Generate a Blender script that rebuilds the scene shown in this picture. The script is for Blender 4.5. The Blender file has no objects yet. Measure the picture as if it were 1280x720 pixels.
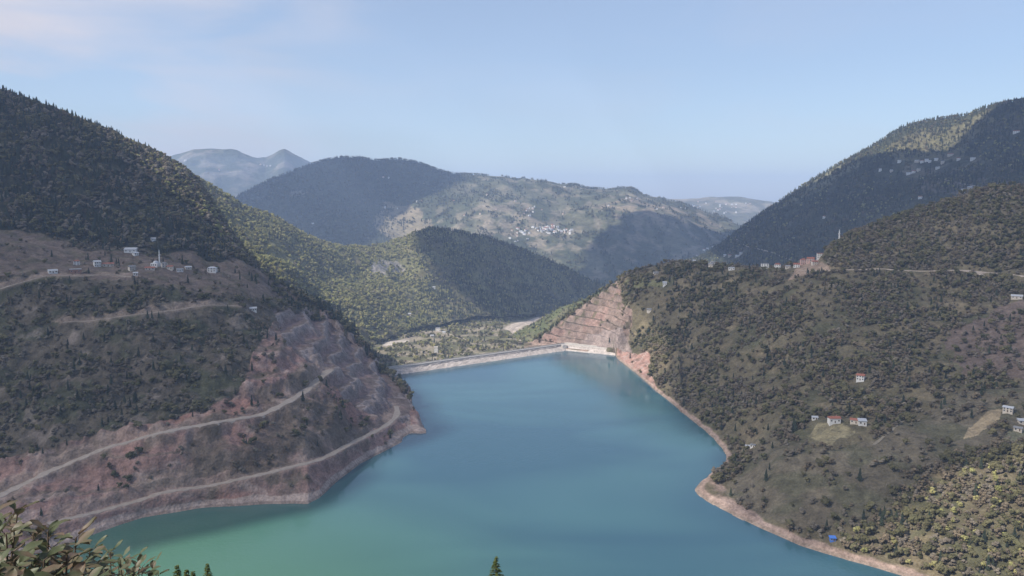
import bpy, math, random
import numpy as np
from mathutils import Vector, Matrix

R = math.radians
random.seed(7)
rng = np.random.default_rng(7)
sc = bpy.context.scene
col = sc.collection

# ------------------------------------------------------------------ camera
F = 1005.0                       # focal length in pixels of a 1280 wide picture
PITCH = R(6.25)
CAMZ = 260.0
cam_d = bpy.data.cameras.new('camera')
cam = bpy.data.objects.new('camera', cam_d); col.objects.link(cam)
cam.location = (0, 0, CAMZ)
cam.rotation_euler = (R(90) - PITCH, 0, 0)
cam_d.sensor_width = 36.0
cam_d.lens = 36.0 * F / 1280.0
cam_d.clip_start = 0.1
cam_d.clip_end = 120000
sc.camera = cam

# ------------------------------------------------------------------ light
SUN_AZ, SUN_EL = R(-118), R(45)   # azimuth from +Y, clockwise; the sun stands to the left
SUN = Vector((math.sin(SUN_AZ) * math.cos(SUN_EL), math.cos(SUN_AZ) * math.cos(SUN_EL), math.sin(SUN_EL)))
w = bpy.data.worlds.new("World"); sc.world = w; w.use_nodes = True
nt = w.node_tree; nt.nodes.clear()
def nd(t, typ, **kw):
    n = t.nodes.new(typ)
    for k, v in kw.items(): setattr(n, k, v)
    return n
sky = nd(nt, 'ShaderNodeTexSky', sky_type='NISHITA', sun_disc=False, sun_elevation=SUN_EL,
         sun_rotation=SUN_AZ, altitude=700, air_density=1.0, dust_density=0.9, ozone_density=3.0)
tc = nd(nt, 'ShaderNodeTexCoord')
mp = nd(nt, 'ShaderNodeMapping'); mp.inputs['Scale'].default_value = (1.6, 1.6, 7.0)
nt.links.new(tc.outputs['Generated'], mp.inputs['Vector'])
nz = nd(nt, 'ShaderNodeTexNoise'); nz.inputs['Scale'].default_value = 1.7; nz.inputs['Detail'].default_value = 6
nz.inputs['Roughness'].default_value = 0.5; nz.inputs['Distortion'].default_value = 0.4
nt.links.new(mp.outputs[0], nz.inputs['Vector'])
cr = nd(nt, 'ShaderNodeValToRGB'); cr.color_ramp.elements[0].position = 0.44; cr.color_ramp.elements[1].position = 0.72
nt.links.new(nz.outputs['Fac'], cr.inputs[0])
# thin high cloud gathers towards the upper left of the view
dt = nd(nt, 'ShaderNodeVectorMath', operation='DOT_PRODUCT'); dt.inputs[1].default_value = Vector((-0.62, 0.74, 0.26)).normalized()
nt.links.new(tc.outputs['Generated'], dt.inputs[0])
mr = nd(nt, 'ShaderNodeMapRange'); mr.inputs['From Min'].default_value = 0.86; mr.inputs['From Max'].default_value = 1.0
mr.inputs['To Min'].default_value = 0.25; mr.inputs['To Max'].default_value = 2.4
nt.links.new(dt.outputs['Value'], mr.inputs['Value'])
mm = nd(nt, 'ShaderNodeMath', operation='MULTIPLY'); nt.links.new(cr.outputs[0], mm.inputs[0]); nt.links.new(mr.outputs[0], mm.inputs[1])
mm2 = nd(nt, 'ShaderNodeMath', operation='MULTIPLY', use_clamp=True); mm2.inputs[1].default_value = 0.75; nt.links.new(mm.outputs[0], mm2.inputs[0])
mx = nd(nt, 'ShaderNodeMixRGB'); nt.links.new(mm2.outputs[0], mx.inputs[0]); nt.links.new(sky.outputs[0], mx.inputs[1])
mx.inputs[2].default_value = (4.2, 4.15, 4.6, 1)
veil = nd(nt, 'ShaderNodeMixRGB'); veil.inputs[0].default_value = 0.36; veil.inputs[2].default_value = (3.15, 3.38, 3.95, 1)   # even milky veil of thin high cloud
nt.links.new(sky.outputs[0], veil.inputs[1]); nt.links.new(veil.outputs[0], mx.inputs[1])
bg = nd(nt, 'ShaderNodeBackground'); bg.inputs['Strength'].default_value = 0.125
nt.links.new(mx.outputs[0], bg.inputs['Color'])
ow = nd(nt, 'ShaderNodeOutputWorld'); nt.links.new(bg.outputs[0], ow.inputs['Surface'])

sd = bpy.data.lights.new('sun', 'SUN'); sd.energy = 4.8; sd.angle = R(0.5); sd.color = (1.0, 0.93, 0.82)
so = bpy.data.objects.new('sun', sd); col.objects.link(so)
so.rotation_euler = SUN.to_track_quat('Z', 'Y').to_euler()

sc.view_settings.view_transform = 'Standard'; sc.view_settings.look = 'None'
sc.view_settings.exposure = 0.46; sc.view_settings.gamma = 1.0; sc.view_settings.use_curve_mapping = False
sc.render.engine = 'CYCLES'
sc.cycles.max_bounces = 5; sc.cycles.diffuse_bounces = 2; sc.cycles.glossy_bounces = 2
sc.cycles.transmission_bounces = 2; sc.cycles.volume_bounces = 1; sc.cycles.transparent_max_bounces = 12
sc.cycles.use_denoising = True

HAZE_DENSITY = 0.80e-4
HAZE_COLOR = (0.50, 0.66, 1.0)

# ------------------------------------------------------------------ helpers
cp, sp = math.cos(PITCH), math.sin(PITCH)
def ray(px, py):
    u = (np.asarray(px, float) - 640) / F; v = (360 - np.asarray(py, float)) / F
    return u, cp + v * sp, -sp + v * cp
def P(px, py, D):                                   # the point seen at (px, py), D metres ahead
    u, dy, dz = ray(px, py)
    return np.stack([u / dy * D, D + 0 * dy, CAMZ + dz / dy * D], -1)
def Dz(py, D): _, dy, dz = ray(640, py); return CAMZ + dz / dy * D
def Dat(py, z=0.0): _, dy, dz = ray(640, py); return (z - CAMZ) / (dz / dy)
def proj(x, y, z):
    r = (z - CAMZ) / y; v = (r * cp + sp) / (cp - r * sp)
    return 640 + F * x / y * (cp + v * sp), 360 - v * F
def link(o, parent=None):
    col.objects.link(o)
    if parent is not None: o.parent = parent
    return o
def tag(o, label=None, cat=None, group=None, kind=None):
    if label: o['label'] = label
    if cat: o['category'] = cat
    if group: o['group'] = group
    if kind: o['kind'] = kind
    return o
def empty(name, loc, rz=0.0):
    o = bpy.data.objects.new(name, None); o.location = loc; o.rotation_euler = (0, 0, rz); o.empty_display_size = 1
    return link(o)
def kids(o): return [c for c in bpy.data.objects if c.parent is o]
def copy_tree(o, parent=None):
    c = o.copy(); link(c); c.parent = parent
    for ch in list(o.children): copy_tree(ch, c)
    return c

def _hash(ix, iy, seed):
    n = (ix.astype(np.int64) * 374761393 + iy.astype(np.int64) * 668265263 + seed * 1442695041) & 0xffffffff
    n = ((n ^ (n >> 13)) * 1274126177) & 0xffffffff
    n = (n ^ (n >> 16)) & 0xffffffff
    return n / 4294967295.0
def gnoise(x, y, seed=0):
    ix = np.floor(x); iy = np.floor(y); fx = x - ix; fy = y - iy
    sx = fx * fx * fx * (fx * (fx * 6 - 15) + 10); sy = fy * fy * fy * (fy * (fy * 6 - 15) + 10)
    def g(a, b, dx, dy):
        t = _hash(a, b, seed) * 6.2831853
        return np.cos(t) * dx + np.sin(t) * dy
    n00 = g(ix, iy, fx, fy); n10 = g(ix + 1, iy, fx - 1, fy)
    n01 = g(ix, iy + 1, fx, fy - 1); n11 = g(ix + 1, iy + 1, fx - 1, fy - 1)
    a = n00 + sx * (n10 - n00); b = n01 + sx * (n11 - n01)
    return (a + sy * (b - a)) * 1.5
def fbm(x, y, scale, octv=5, seed=0, rough=0.5):
    x = np.asarray(x, float) / scale; y = np.asarray(y, float) / scale
    s = 0; a = 1.0; t = 0
    for i in range(octv):
        s = s + a * gnoise(x, y, seed + i * 17); t += a; a *= rough; x = x * 2.03 + 5.1; y = y * 2.03 - 3.7
    return s / t
def ridged(x, y, scale, octv=5, seed=0):
    x = np.asarray(x, float) / scale; y = np.asarray(y, float) / scale
    s = 0; a = 1.0; t = 0
    for i in range(octv):
        s = s + a * (1 - 2 * np.abs(gnoise(x, y, seed + i * 17))); t += a; a *= 0.5; x = x * 2.03 + 5.1; y = y * 2.03 - 3.7
    return s / t
def sstep(a, b, x):
    t = np.clip((x - a) / (b - a), 0, 1); return t * t * (3 - 2 * t)
def inpoly(poly, X, Y):
    X = np.asarray(X); Y = np.asarray(Y); c = np.zeros(X.shape, bool); n = len(poly)
    for i in range(n):
        x1, y1 = poly[i]; x2, y2 = poly[(i + 1) % n]
        if y1 == y2: continue
        c ^= ((Y < y1) != (Y < y2)) & (X < (x2 - x1) * (Y - y1) / (y2 - y1) + x1)
    return c

# ------------------------------------------------------------------ materials
def mat(name, color, rough=0.9, noise=None, bump=None, attr=None, spec=0.2, metal=0.0):
    """noise=(scale in 1/m, amount); attr = colour attribute that carries the ground cover"""
    m = bpy.data.materials.new(name); m.use_nodes = True; t = m.node_tree
    b = t.nodes['Principled BSDF']; b.inputs['Roughness'].default_value = rough
    b.inputs['Specular IOR Level'].default_value = spec; b.inputs['Metallic'].default_value = metal
    b.inputs['Base Color'].default_value = (*color, 1)
    src = None
    if attr:
        a = nd(t, 'ShaderNodeAttribute', attribute_name=attr); src = a.outputs['Color']
    if noise or bump:
        g = nd(t, 'ShaderNodeNewGeometry')
    if noise:
        for s, amt in noise:
            n = nd(t, 'ShaderNodeTexNoise'); n.inputs['Scale'].default_value = s; n.inputs['Detail'].default_value = 5
            n.inputs['Roughness'].default_value = 0.62
            t.links.new(g.outputs['Position'], n.inputs['Vector'])
            r = nd(t, 'ShaderNodeMapRange'); r.inputs['From Min'].default_value = 0.3; r.inputs['From Max'].default_value = 0.7
            r.inputs['To Min'].default_value = 1 - amt; r.inputs['To Max'].default_value = 1 + amt
            t.links.new(n.outputs['Fac'], r.inputs['Value'])
            v = nd(t, 'ShaderNodeVectorMath', operation='SCALE')
            if src: t.links.new(src, v.inputs[0])
            else: v.inputs[0].default_value = color
            t.links.new(r.outputs[0], v.inputs['Scale']); src = v.outputs[0]
    if src: t.links.new(src, b.inputs['Base Color'])
    if bump:
        prev = None
        for s, dist in bump:
            n = nd(t, 'ShaderNodeTexNoise'); n.inputs['Scale'].default_value = s; n.inputs['Detail'].default_value = 4
            t.links.new(g.outputs['Position'], n.inputs['Vector'])
            bp = nd(t, 'ShaderNodeBump'); bp.inputs['Distance'].default_value = dist; bp.inputs['Strength'].default_value = 1.0
            t.links.new(n.outputs['Fac'], bp.inputs['Height'])
            if prev: t.links.new(prev, bp.inputs['Normal'])
            prev = bp.outputs[0]
        t.links.new(prev, b.inputs['Normal'])
    return m

M = {}
M['near'] = mat('hillside_ground', (.1, .1, .1), 0.95, noise=[(0.02, .22), (0.11, .35), (0.5, .3)], bump=[(0.12, 3.0), (0.5, 1.0)], attr='cover', spec=0.1)
M['mid'] = mat('mountain_ground', (.1, .1, .1), 0.95, noise=[(0.006, .2), (0.03, .3), (0.12, .35)], bump=[(0.05, 9.0)], attr='cover', spec=0.1)
M['far'] = mat('far_mountain_ground', (.1, .1, .1), 0.95, noise=[(0.002, .15), (0.012, .25), (0.05, .3)], bump=[(0.012, 22.0), (0.05, 9.0)], attr='cover', spec=0.1)
M['plain'] = mat('valley_ground', (.07, .075, .045), 0.95, noise=[(0.01, .3)], spec=0.1)
M['road'] = mat('gravel_road', (.36, .30, .25), 0.95, noise=[(0.3, .2)])
M['track2'] = mat('dusty_track', (.29, .245, .20), 0.95, noise=[(0.1, .35)])
M['track'] = mat('worn_track', (.22, .19, .145), 0.95, noise=[(0.3, .3)])
M['asphalt'] = mat('worn_crest_road', (.30, .285, .27), 0.9, noise=[(0.6, .15)])
M['concrete'] = mat('concrete', (.55, .51, .47), 0.85, noise=[(0.4, .15)])
M['riprap'] = mat('riprap', (.44, .39, .36), 0.95, noise=[(0.15, .3), (1.2, .4)], bump=[(0.8, 0.8)])
M['white'] = mat('white_plaster', (.72, .70, .67), 0.8, noise=[(0.6, .08)])
M['cream'] = mat('cream_plaster', (.60, .53, .45), 0.8, noise=[(0.6, .1)])
M['pink'] = mat('pink_plaster', (.55, .36, .31), 0.8, noise=[(0.6, .1)])
M['brick'] = mat('bare_brick', (.33, .19, .15), 0.9, noise=[(0.8, .15)])
M['tiles'] = mat('red_roof_tiles', (.30, .12, .085), 0.85, noise=[(1.0, .2)])
M['tin'] = mat('pale_tin_roof', (.50, .51, .53), 0.45, noise=[(0.7, .12)], metal=0.3)
M['slate'] = mat('grey_roof', (.22, .22, .23), 0.8, noise=[(0.8, .15)])
M['blue'] = mat('blue_sheet', (.06, .16, .50), 0.5, noise=[(0.7, .12)])
M['glass'] = mat('window_glass', (.04, .05, .06), 0.15, spec=0.5)
M['wood'] = mat('dark_wood', (.12, .08, .05), 0.8)
M['steel'] = mat('grey_steel', (.35, .36, .37), 0.5, metal=0.6)

def foliage_mat(name, c1, c2, patch=0.012, trans=0.25):
    """leaf colour varies tree by tree and in broad drifts over the hillside"""
    m = bpy.data.materials.new(name); m.use_nodes = True; t = m.node_tree; b = t.nodes['Principled BSDF']
    oi = nd(t, 'ShaderNodeObjectInfo'); g = nd(t, 'ShaderNodeNewGeometry')
    n = nd(t, 'ShaderNodeTexNoise'); n.inputs['Scale'].default_value = patch; n.inputs['Detail'].default_value = 3
    t.links.new(g.outputs['Position'], n.inputs['Vector'])
    a = nd(t, 'ShaderNodeMath', operation='ADD'); t.links.new(oi.outputs['Random'], a.inputs[0])
    s = nd(t, 'ShaderNodeMath', operation='MULTIPLY_ADD'); s.inputs[1].default_value = 2.4; s.inputs[2].default_value = -1.2
    t.links.new(n.outputs['Fac'], s.inputs[0]); t.links.new(s.outputs[0], a.inputs[1])
    r = nd(t, 'ShaderNodeValToRGB'); r.color_ramp.elements[0].color = (*c1, 1); r.color_ramp.elements[1].color = (*c2, 1)
    t.links.new(a.outputs[0], r.inputs[0])
    wn = nd(t, 'ShaderNodeMapRange'); wn.inputs['To Min'].default_value = 0.72; wn.inputs['To Max'].default_value = 1.32
    wv = nd(t, 'ShaderNodeMath', operation='FRACT'); w2 = nd(t, 'ShaderNodeMath', operation='MULTIPLY'); w2.inputs[1].default_value = 37.7
    t.links.new(oi.outputs['Random'], w2.inputs[0]); t.links.new(w2.outputs[0], wv.inputs[0]); t.links.new(wv.outputs[0], wn.inputs['Value'])
    v = nd(t, 'ShaderNodeVectorMath', operation='SCALE'); t.links.new(r.outputs[0], v.inputs[0]); t.links.new(wn.outputs[0], v.inputs['Scale'])
    t.links.new(v.outputs[0], b.inputs['Base Color'])
    b.inputs['Roughness'].default_value = 0.8; b.inputs['Specular IOR Level'].default_value = 0.15
    return m
M['bark'] = mat('bark', (.10, .075, .055), 0.95)
M['leaf_green'] = foliage_mat('leaf_green', (.084, .081, .040), (.135, .120, .062))
M['leaf_russet'] = foliage_mat('leaf_russet', (.122, .098, .070), (.165, .130, .088))
M['leaf_conifer'] = foliage_mat('leaf_conifer', (.030, .042, .030), (.050, .062, .040))
M['leaf_yellow'] = foliage_mat('leaf_yellow', (.215, .215, .080), (.300, .275, .120))
M['leaf_grey'] = foliage_mat('leaf_grey', (.135, .115, .090), (.175, .150, .115))

# ------------------------------------------------------------------ mesh builders
def mesh_from(name, verts, faces, mats, fmat=None, smooth=False):
    me = bpy.data.meshes.new(name); me.from_pydata([tuple(v) for v in verts], [], faces)
    for m in mats: me.materials.append(m)
    if fmat is not None: me.polygons.foreach_set('material_index', fmat)
    if smooth: me.polygons.foreach_set('use_smooth', [True] * len(me.polygons))
    me.update(); return me
class MB:
    def __init__(s): s.v = []; s.f = []
    def box(s, x0, x1, y0, y1, z0, z1):
        i = len(s.v)
        s.v += [(x0, y0, z0), (x1, y0, z0), (x1, y1, z0), (x0, y1, z0), (x0, y0, z1), (x1, y0, z1), (x1, y1, z1), (x0, y1, z1)]
        s.f += [(i, i+3, i+2, i+1), (i+4, i+5, i+6, i+7), (i, i+1, i+5, i+4), (i+1, i+2, i+6, i+5), (i+2, i+3, i+7, i+6), (i+3, i, i+4, i+7)]
        return s
    def prism(s, pts_a, pts_b):                      # two matching rings joined and capped
        i = len(s.v); n = len(pts_a); s.v += list(pts_a) + list(pts_b)
        s.f += [tuple(i + k for k in reversed(range(n))), tuple(i + n + k for k in range(n))]
        s.f += [(i + k, i + (k+1) % n, i + n + (k+1) % n, i + n + k) for k in range(n)]
        return s
    def tube(s, pts, rad, n=8):
        i = len(s.v); K = len(pts)
        for k, (p, r) in enumerate(zip(pts, rad)):
            p = Vector(p); d = (Vector(pts[min(k+1, K-1)]) - Vector(pts[max(k-1, 0)])).normalized()
            a = d.orthogonal().normalized(); b = d.cross(a)
            for j in range(n):
                t = 2 * math.pi * j / n; s.v.append(tuple(p + (a * math.cos(t) + b * math.sin(t)) * r))
        for k in range(K - 1):
            for j in range(n):
                s.f.append((i + k*n + j, i + k*n + (j+1) % n, i + (k+1)*n + (j+1) % n, i + (k+1)*n + j))
        s.f.append(tuple(i + j for j in reversed(range(n)))); s.f.append(tuple(i + (K-1)*n + j for j in range(n)))
        return s
    def build(s, name, m, parent=None, smooth=False):
        return link(bpy.data.objects.new(name, mesh_from(name, s.v, s.f, [m], smooth=smooth)), parent)
def grid_mesh(name, X, Y, Z, m, cover=None):
    nr, nc = X.shape
    co = np.stack([X, Y, Z], -1).reshape(-1, 3).astype(np.float32)
    idx = np.arange(nr * nc).reshape(nr, nc)
    q = np.stack([idx[:-1, :-1], idx[:-1, 1:], idx[1:, 1:], idx[1:, :-1]], -1).reshape(-1, 4)
    me = bpy.data.meshes.new(name); me.vertices.add(len(co)); me.vertices.foreach_set('co', co.ravel())
    me.loops.add(q.size); me.loops.foreach_set('vertex_index', q.ravel().astype(np.int32))
    me.polygons.add(len(q)); me.polygons.foreach_set('loop_start', np.arange(0, q.size, 4, dtype=np.int32))
    me.polygons.foreach_set('loop_total', np.full(len(q), 4, dtype=np.int32))
    me.polygons.foreach_set('use_smooth', np.ones(len(q), bool))
    me.update(calc_edges=True); me.validate()
    if cover is not None:
        a = me.color_attributes.new('cover', 'FLOAT_COLOR', 'POINT')
        c = np.ones((len(co), 4), np.float32); c[:, :3] = cover.reshape(-1, 3); a.data.foreach_set('color', c.ravel())
    me.materials.append(m)
    return link(bpy.data.objects.new(name, me))

# ------------------------------------------------------------------ terrain sheets
def pchip(Dk, zk, k, s):
    h = np.diff(Dk, axis=0); d = np.diff(zk, axis=0) / h
    m = np.zeros_like(zk); m[0] = d[0]; m[-1] = d[-1]
    w1 = 2 * h[1:] + h[:-1]; w2 = h[1:] + 2 * h[:-1]
    ok = d[1:] * d[:-1] > 0
    with np.errstate(divide='ignore', invalid='ignore'):
        hm = (w1 + w2) / (w1 / d[:-1] + w2 / d[1:])
    m[1:-1] = np.where(ok, hm, 0)
    t = s; H = h[k]
    return ((2*t**3 - 3*t**2 + 1) * zk[k] + (t**3 - 2*t**2 + t) * H * m[k] + (-2*t**3 + 3*t**2) * zk[k+1] + (t**3 - t**2) * H * m[k+1])
def smx(px, kx, kv):
    """interpolate and round off the corners"""
    r = 0; wt = 0
    for o in np.linspace(-24, 24, 17):
        g_ = math.exp(-(o / 13) ** 2); r = r + g_ * np.interp(px + o, kx, kv); wt += g_
    return r / wt
class Sheet: pass
def sheet(px, lines, rows, amp, jag=0):
    """lines: near to far; ('w', [(px,py)]) waterline, ('p', [(px,py,D)]) point seen, ('z', [(px,z,D)]) height given,
    ('o', dD, dz) offset from the line before; amp: relief amplitude at each line"""
    Dk, zk = [], []
    for L in lines:
        if L[0] == 'o':
            Dk.append(Dk[-1] + L[1]); zk.append(zk[-1] + L[2]); continue
        if L[0] == 'u':                                  # offset towards the camera from the NEXT line: filled below
            Dk.append(None); zk.append(L); continue
        a = np.array(L[1], float); y = np.interp(px, a[:, 0], a[:, 1])
        if L[0] == 'w': D = Dat(y); z = 0 * D
        elif L[0] == 'p': D = smx(px, a[:, 0], a[:, 2]); z = Dz(y, D)
        else: D = np.interp(px, a[:, 0], a[:, 2]); z = y
        Dk.append(D); zk.append(z)
    for i in reversed(range(len(Dk))):
        if Dk[i] is None: L = zk[i]; Dk[i] = Dk[i+1] - L[1]; zk[i] = zk[i+1] + L[2]
    Dk = np.array(Dk); zk = np.array(zk)
    for i in range(1, len(Dk)): Dk[i] = np.maximum(Dk[i], Dk[i-1] + 4)
    D, Z, A = [], [], []
    for k in range(len(lines) - 1):
        last = k == len(lines) - 2
        for s in np.linspace(0, 1, rows[k] + (1 if last else 0), endpoint=last):
            D.append(Dk[k] + s * (Dk[k+1] - Dk[k])); Z.append(pchip(Dk, zk, k, s)); A.append(np.full(len(px), amp[k] + s * (amp[k+1] - amp[k])))
    S = Sheet(); S.D = np.array(D); S.Z = np.array(Z); S.A = np.array(A)
    r = (S.Z - CAMZ) / S.D; v = (r * cp + sp) / (cp - r * sp)
    S.PY = 360 - v * F; S.PX = np.broadcast_to(px, S.D.shape).copy()
    S.X = S.D * (S.PX - 640) / F / (cp + v * sp); S.Y = S.D.copy()
    S.rk = np.concatenate([np.full(rows[k] + (1 if k == len(lines) - 2 else 0), k) for k in range(len(lines) - 1)])
    return S
def reproj(S):
    yy = np.maximum(S.Y, 5); S.QX, S.QY = proj(S.X, yy, S.Z)
def spot(S, px, py):
    """ground point of a sheet that shows at (px, py)"""
    d = (S.QX - px) ** 2 + (S.QY - py) ** 2
    d = np.where(S.front, d, 1e9)
    i = np.unravel_index(np.argmin(d), d.shape)
    return Vector((float(S.X[i]), float(S.Y[i]), float(S.Z[i])))
def near_line(S, pts):
    """densify a pixel polyline into ground points"""
    out = []
    for (a, b) in zip(pts[:-1], pts[1:]):
        n = max(2, int(math.dist(a, b) / 5))
        for t in range(n): out.append(spot(S, a[0] + (b[0]-a[0]) * t / n, a[1] + (b[1]-a[1]) * t / n))
    out.append(spot(S, *pts[-1]))
    p = np.array([tuple(q) for q in out])
    for _ in range(4): p[1:-1] = (p[:-2] + 2 * p[1:-1] + p[2:]) / 4
    return p
def carve(S, path, half, blend):
    x0, x1 = path[:, 0].min() - 60, path[:, 0].max() + 60; y0, y1 = path[:, 1].min() - 60, path[:, 1].max() + 60
    msk = (S.X > x0) & (S.X < x1) & (S.Y > y0) & (S.Y < y1) & S.front
    X, Y = S.X[msk], S.Y[msk]; best = np.full(X.shape, 1e9); zz = np.zeros(X.shape)
    for a, b in zip(path[:-1], path[1:]):
        dx, dy = b[0]-a[0], b[1]-a[1]; L = dx*dx + dy*dy + 1e-6
        t = np.clip(((X-a[0])*dx + (Y-a[1])*dy) / L, 0, 1)
        d = np.hypot(X - a[0] - t*dx, Y - a[1] - t*dy); z = a[2] + t * (b[2]-a[2])
        u = d < best; best[u] = d[u]; zz[u] = z[u]
    k = 1 - sstep(half, half + blend, best)
    Z = S.Z[msk]; S.Z[msk] = Z + (zz - Z) * k
def ribbon(name, path, half, m, lift=0.35, label=None):
    n = len(path); v = []; f = []
    for i in range(n):
        a = path[max(i-1, 0)]; b = path[min(i+1, n-1)]; d = np.array([b[0]-a[0], b[1]-a[1]]); d /= (np.linalg.norm(d) + 1e-9)
        nx, ny = -d[1], d[0]; h = half * (1 + 0.25 * math.sin(i * 1.7))
        for sx, dz in ((-1.25, -1.5), (-1, lift), (1, lift), (1.25, -1.5)):
            v.append((path[i][0] + nx*h*sx, path[i][1] + ny*h*sx, path[i][2] + dz))
    for i in range(n - 1):
        for k in range(3): f.append((4*i+k, 4*i+k+1, 4*i+4+k+1, 4*i+4+k))
    o = link(bpy.data.objects.new(name, mesh_from(name, v, f, [m]))); tag(o, kind='structure', label=label); return o

def C(*c): return np.array(c)
def paint(S, base): S.C = np.zeros(S.X.shape + (3,)) + C(*base)
def mixc(S, mask, c, k=1.0):
    mk = (mask * k)[..., None] if not isinstance(mask, bool) else k
    S.C = S.C * (1 - mk) + C(*c) * mk
def pm(S, poly, warp=8, ws=60, seed=3):
    """soft mask of a patch of ground, its edge broken up by noise"""
    wx = fbm(S.X, S.Y, ws, 4, seed) * warp * 2; wy = fbm(S.X, S.Y, ws, 4, seed + 50) * warp * 1.4
    return inpoly(poly, S.PX + wx, S.PY + wy).astype(float)

# ---- left hill: quarried lakeside, village shelf, forested mountain
pxL = np.concatenate([np.linspace(-900, -60, 60, endpoint=False), np.arange(-60, 533, 1.5)])
top_L = [(-900, -160, 1250), (-300, 28, 1400), (0, 118, 1520), (60, 138, 1520), (130, 165, 1530), (200, 195, 1560), (232, 213, 1600), (250, 230, 1590), (262, 248, 1570), (276, 272, 1540), (290, 295, 1500), (308, 319, 1430), (325, 338, 1380), (350, 357, 1310), (378, 376, 1260), (400, 390, 1230), (425, 405, 1190), (456, 434, 1160), (470, 452, 1145), (481, 463, 1135),
         (502, 477, 1100), (513, 488, 1040), (515, 497, 1000), (515, 505, 965), (518, 523, 912), (524, 531, 898), (533, 539.4, 880)]
L1 = sheet(pxL, [
    ('u', 120, -45), ('u', 14, -9),
    ('w', [(-900, 860), (-100, 735), (0, 706), (100, 674), (130, 663), (180, 647), (250, 635), (330, 630), (385, 630), (400, 622), (425, 599), (450, 580), (490, 559), (515, 549), (533, 542)]),
    ('p', [(-900, 760, 640), (-100, 640, 640), (0, 610, 640), (100, 590, 660), (200, 565, 680), (300, 545, 710), (400, 540, 760), (440, 540, 800), (480, 530, 860), (510, 538, 878), (533, 540.6, 876)]),
    ('p', [(-900, 560, 760), (-100, 470, 790), (0, 460, 800), (100, 450, 810), (200, 445, 820), (300, 440, 850), (350, 430, 900), (400, 450, 930), (440, 470, 950), (480, 490, 980), (510, 515, 930), (533, 540, 877)]),
    ('p', [(-900, 330, 900), (-100, 330, 930), (0, 335, 940), (100, 345, 950), (200, 348, 960), (300, 362, 990), (350, 384, 1030), (400, 406, 1090), (440, 436, 1100), (480, 474, 1065), (510, 503, 968), (533, 539.7, 878)]),
    ('p', [(-900, 150, 1050), (-100, 265, 1080), (0, 288, 1100), (100, 305, 1120), (200, 318, 1130), (300, 337, 1150), (325, 348, 1160), (350, 364, 1180), (400, 394, 1170), (440, 424, 1145), (480, 466, 1105), (510, 498, 993), (533, 539.5, 879)]),
    ('p', top_L), ('o', 160, -60), ('o', 900, -450)],
    [6, 5, 90, 90, 80, 60, 110, 8, 6], [0, 1, 1.5, 9, 12, 5, 7, 3, 6, 6])
amp = L1.A
L1.Z += amp * (fbm(L1.X, L1.Y, 90, 5, 1) * 1.5 + 0.5 * fbm(L1.X, L1.Y, 18, 3, 2))
up = L1.rk == 6
L1.Z += (ridged(L1.X, L1.Y, 260, 4, 9) * 14) * np.where(up, 1, 0)[:, None] * sstep(0, 60, np.minimum(L1.Y - 1100, 1500 - L1.Y))
L1.front = np.broadcast_to((L1.rk >= 1)[:, None] & (L1.rk <= 6)[:, None], L1.X.shape)
QUARRY = [(-200, 640), (-30, 585), (60, 562), (130, 542), (200, 527), (260, 503), (305, 475), (325, 432), (345, 398), (378, 383), (405, 398), (440, 425), (482, 452), (520, 490), (540, 545), (400, 640), (100, 690), (-200, 720)]
TERR = [(340, 385), (385, 385), (470, 445), (522, 490), (512, 530), (470, 520), (430, 500), (400, 470), (360, 440)]
qm = pm(L1, QUARRY, 5); tm = pm(L1, TERR, 4)
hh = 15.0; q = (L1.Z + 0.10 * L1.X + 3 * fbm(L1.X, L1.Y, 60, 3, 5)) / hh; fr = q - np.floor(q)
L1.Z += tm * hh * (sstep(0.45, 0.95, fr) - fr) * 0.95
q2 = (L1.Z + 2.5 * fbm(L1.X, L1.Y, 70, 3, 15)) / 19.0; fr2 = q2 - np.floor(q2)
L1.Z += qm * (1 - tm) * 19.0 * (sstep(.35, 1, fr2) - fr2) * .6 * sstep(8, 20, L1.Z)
# gullied rock of the cut slopes
L1.Z += qm * (1 - tm) * ridged(L1.X * 1.3 + L1.Y * 0.5, L1.Y * 0.3, 55, 3, 8) * 5 * sstep(2, 14, L1.Z)
reproj(L1)
roads = []
def road(S, name, pts, half, m='road', blend=5, label=None):
    p = near_line(S, pts); carve(S, p, half + 0.5, blend); roads.append((name, p, half, M[m], label))
road(L1, 'dirt_road', [(-90, 655), (0, 620), (60, 590), (130, 561), (200, 541), (270, 528), (330, 518), (365, 500), (385, 487), (412, 462)], 4.2)
road(L1, 'dirt_road', [(60, 655), (130, 638), (180, 624), (200, 616), (260, 608), (340, 590), (400, 575), (440, 554), (480, 534), (500, 518), (495, 508)], 3.2)
road(L1, 'dirt_road', [(0, 361), (30, 352), (60, 344), (100, 346), (130, 343), (170, 347)], 1.9, m='track2')
road(L1, 'dirt_road', [(80, 403), (110, 402), (140, 397), (180, 392), (230, 386), (262, 381), (300, 383)], 1.8, m='track2')
reproj(L1)
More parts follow.
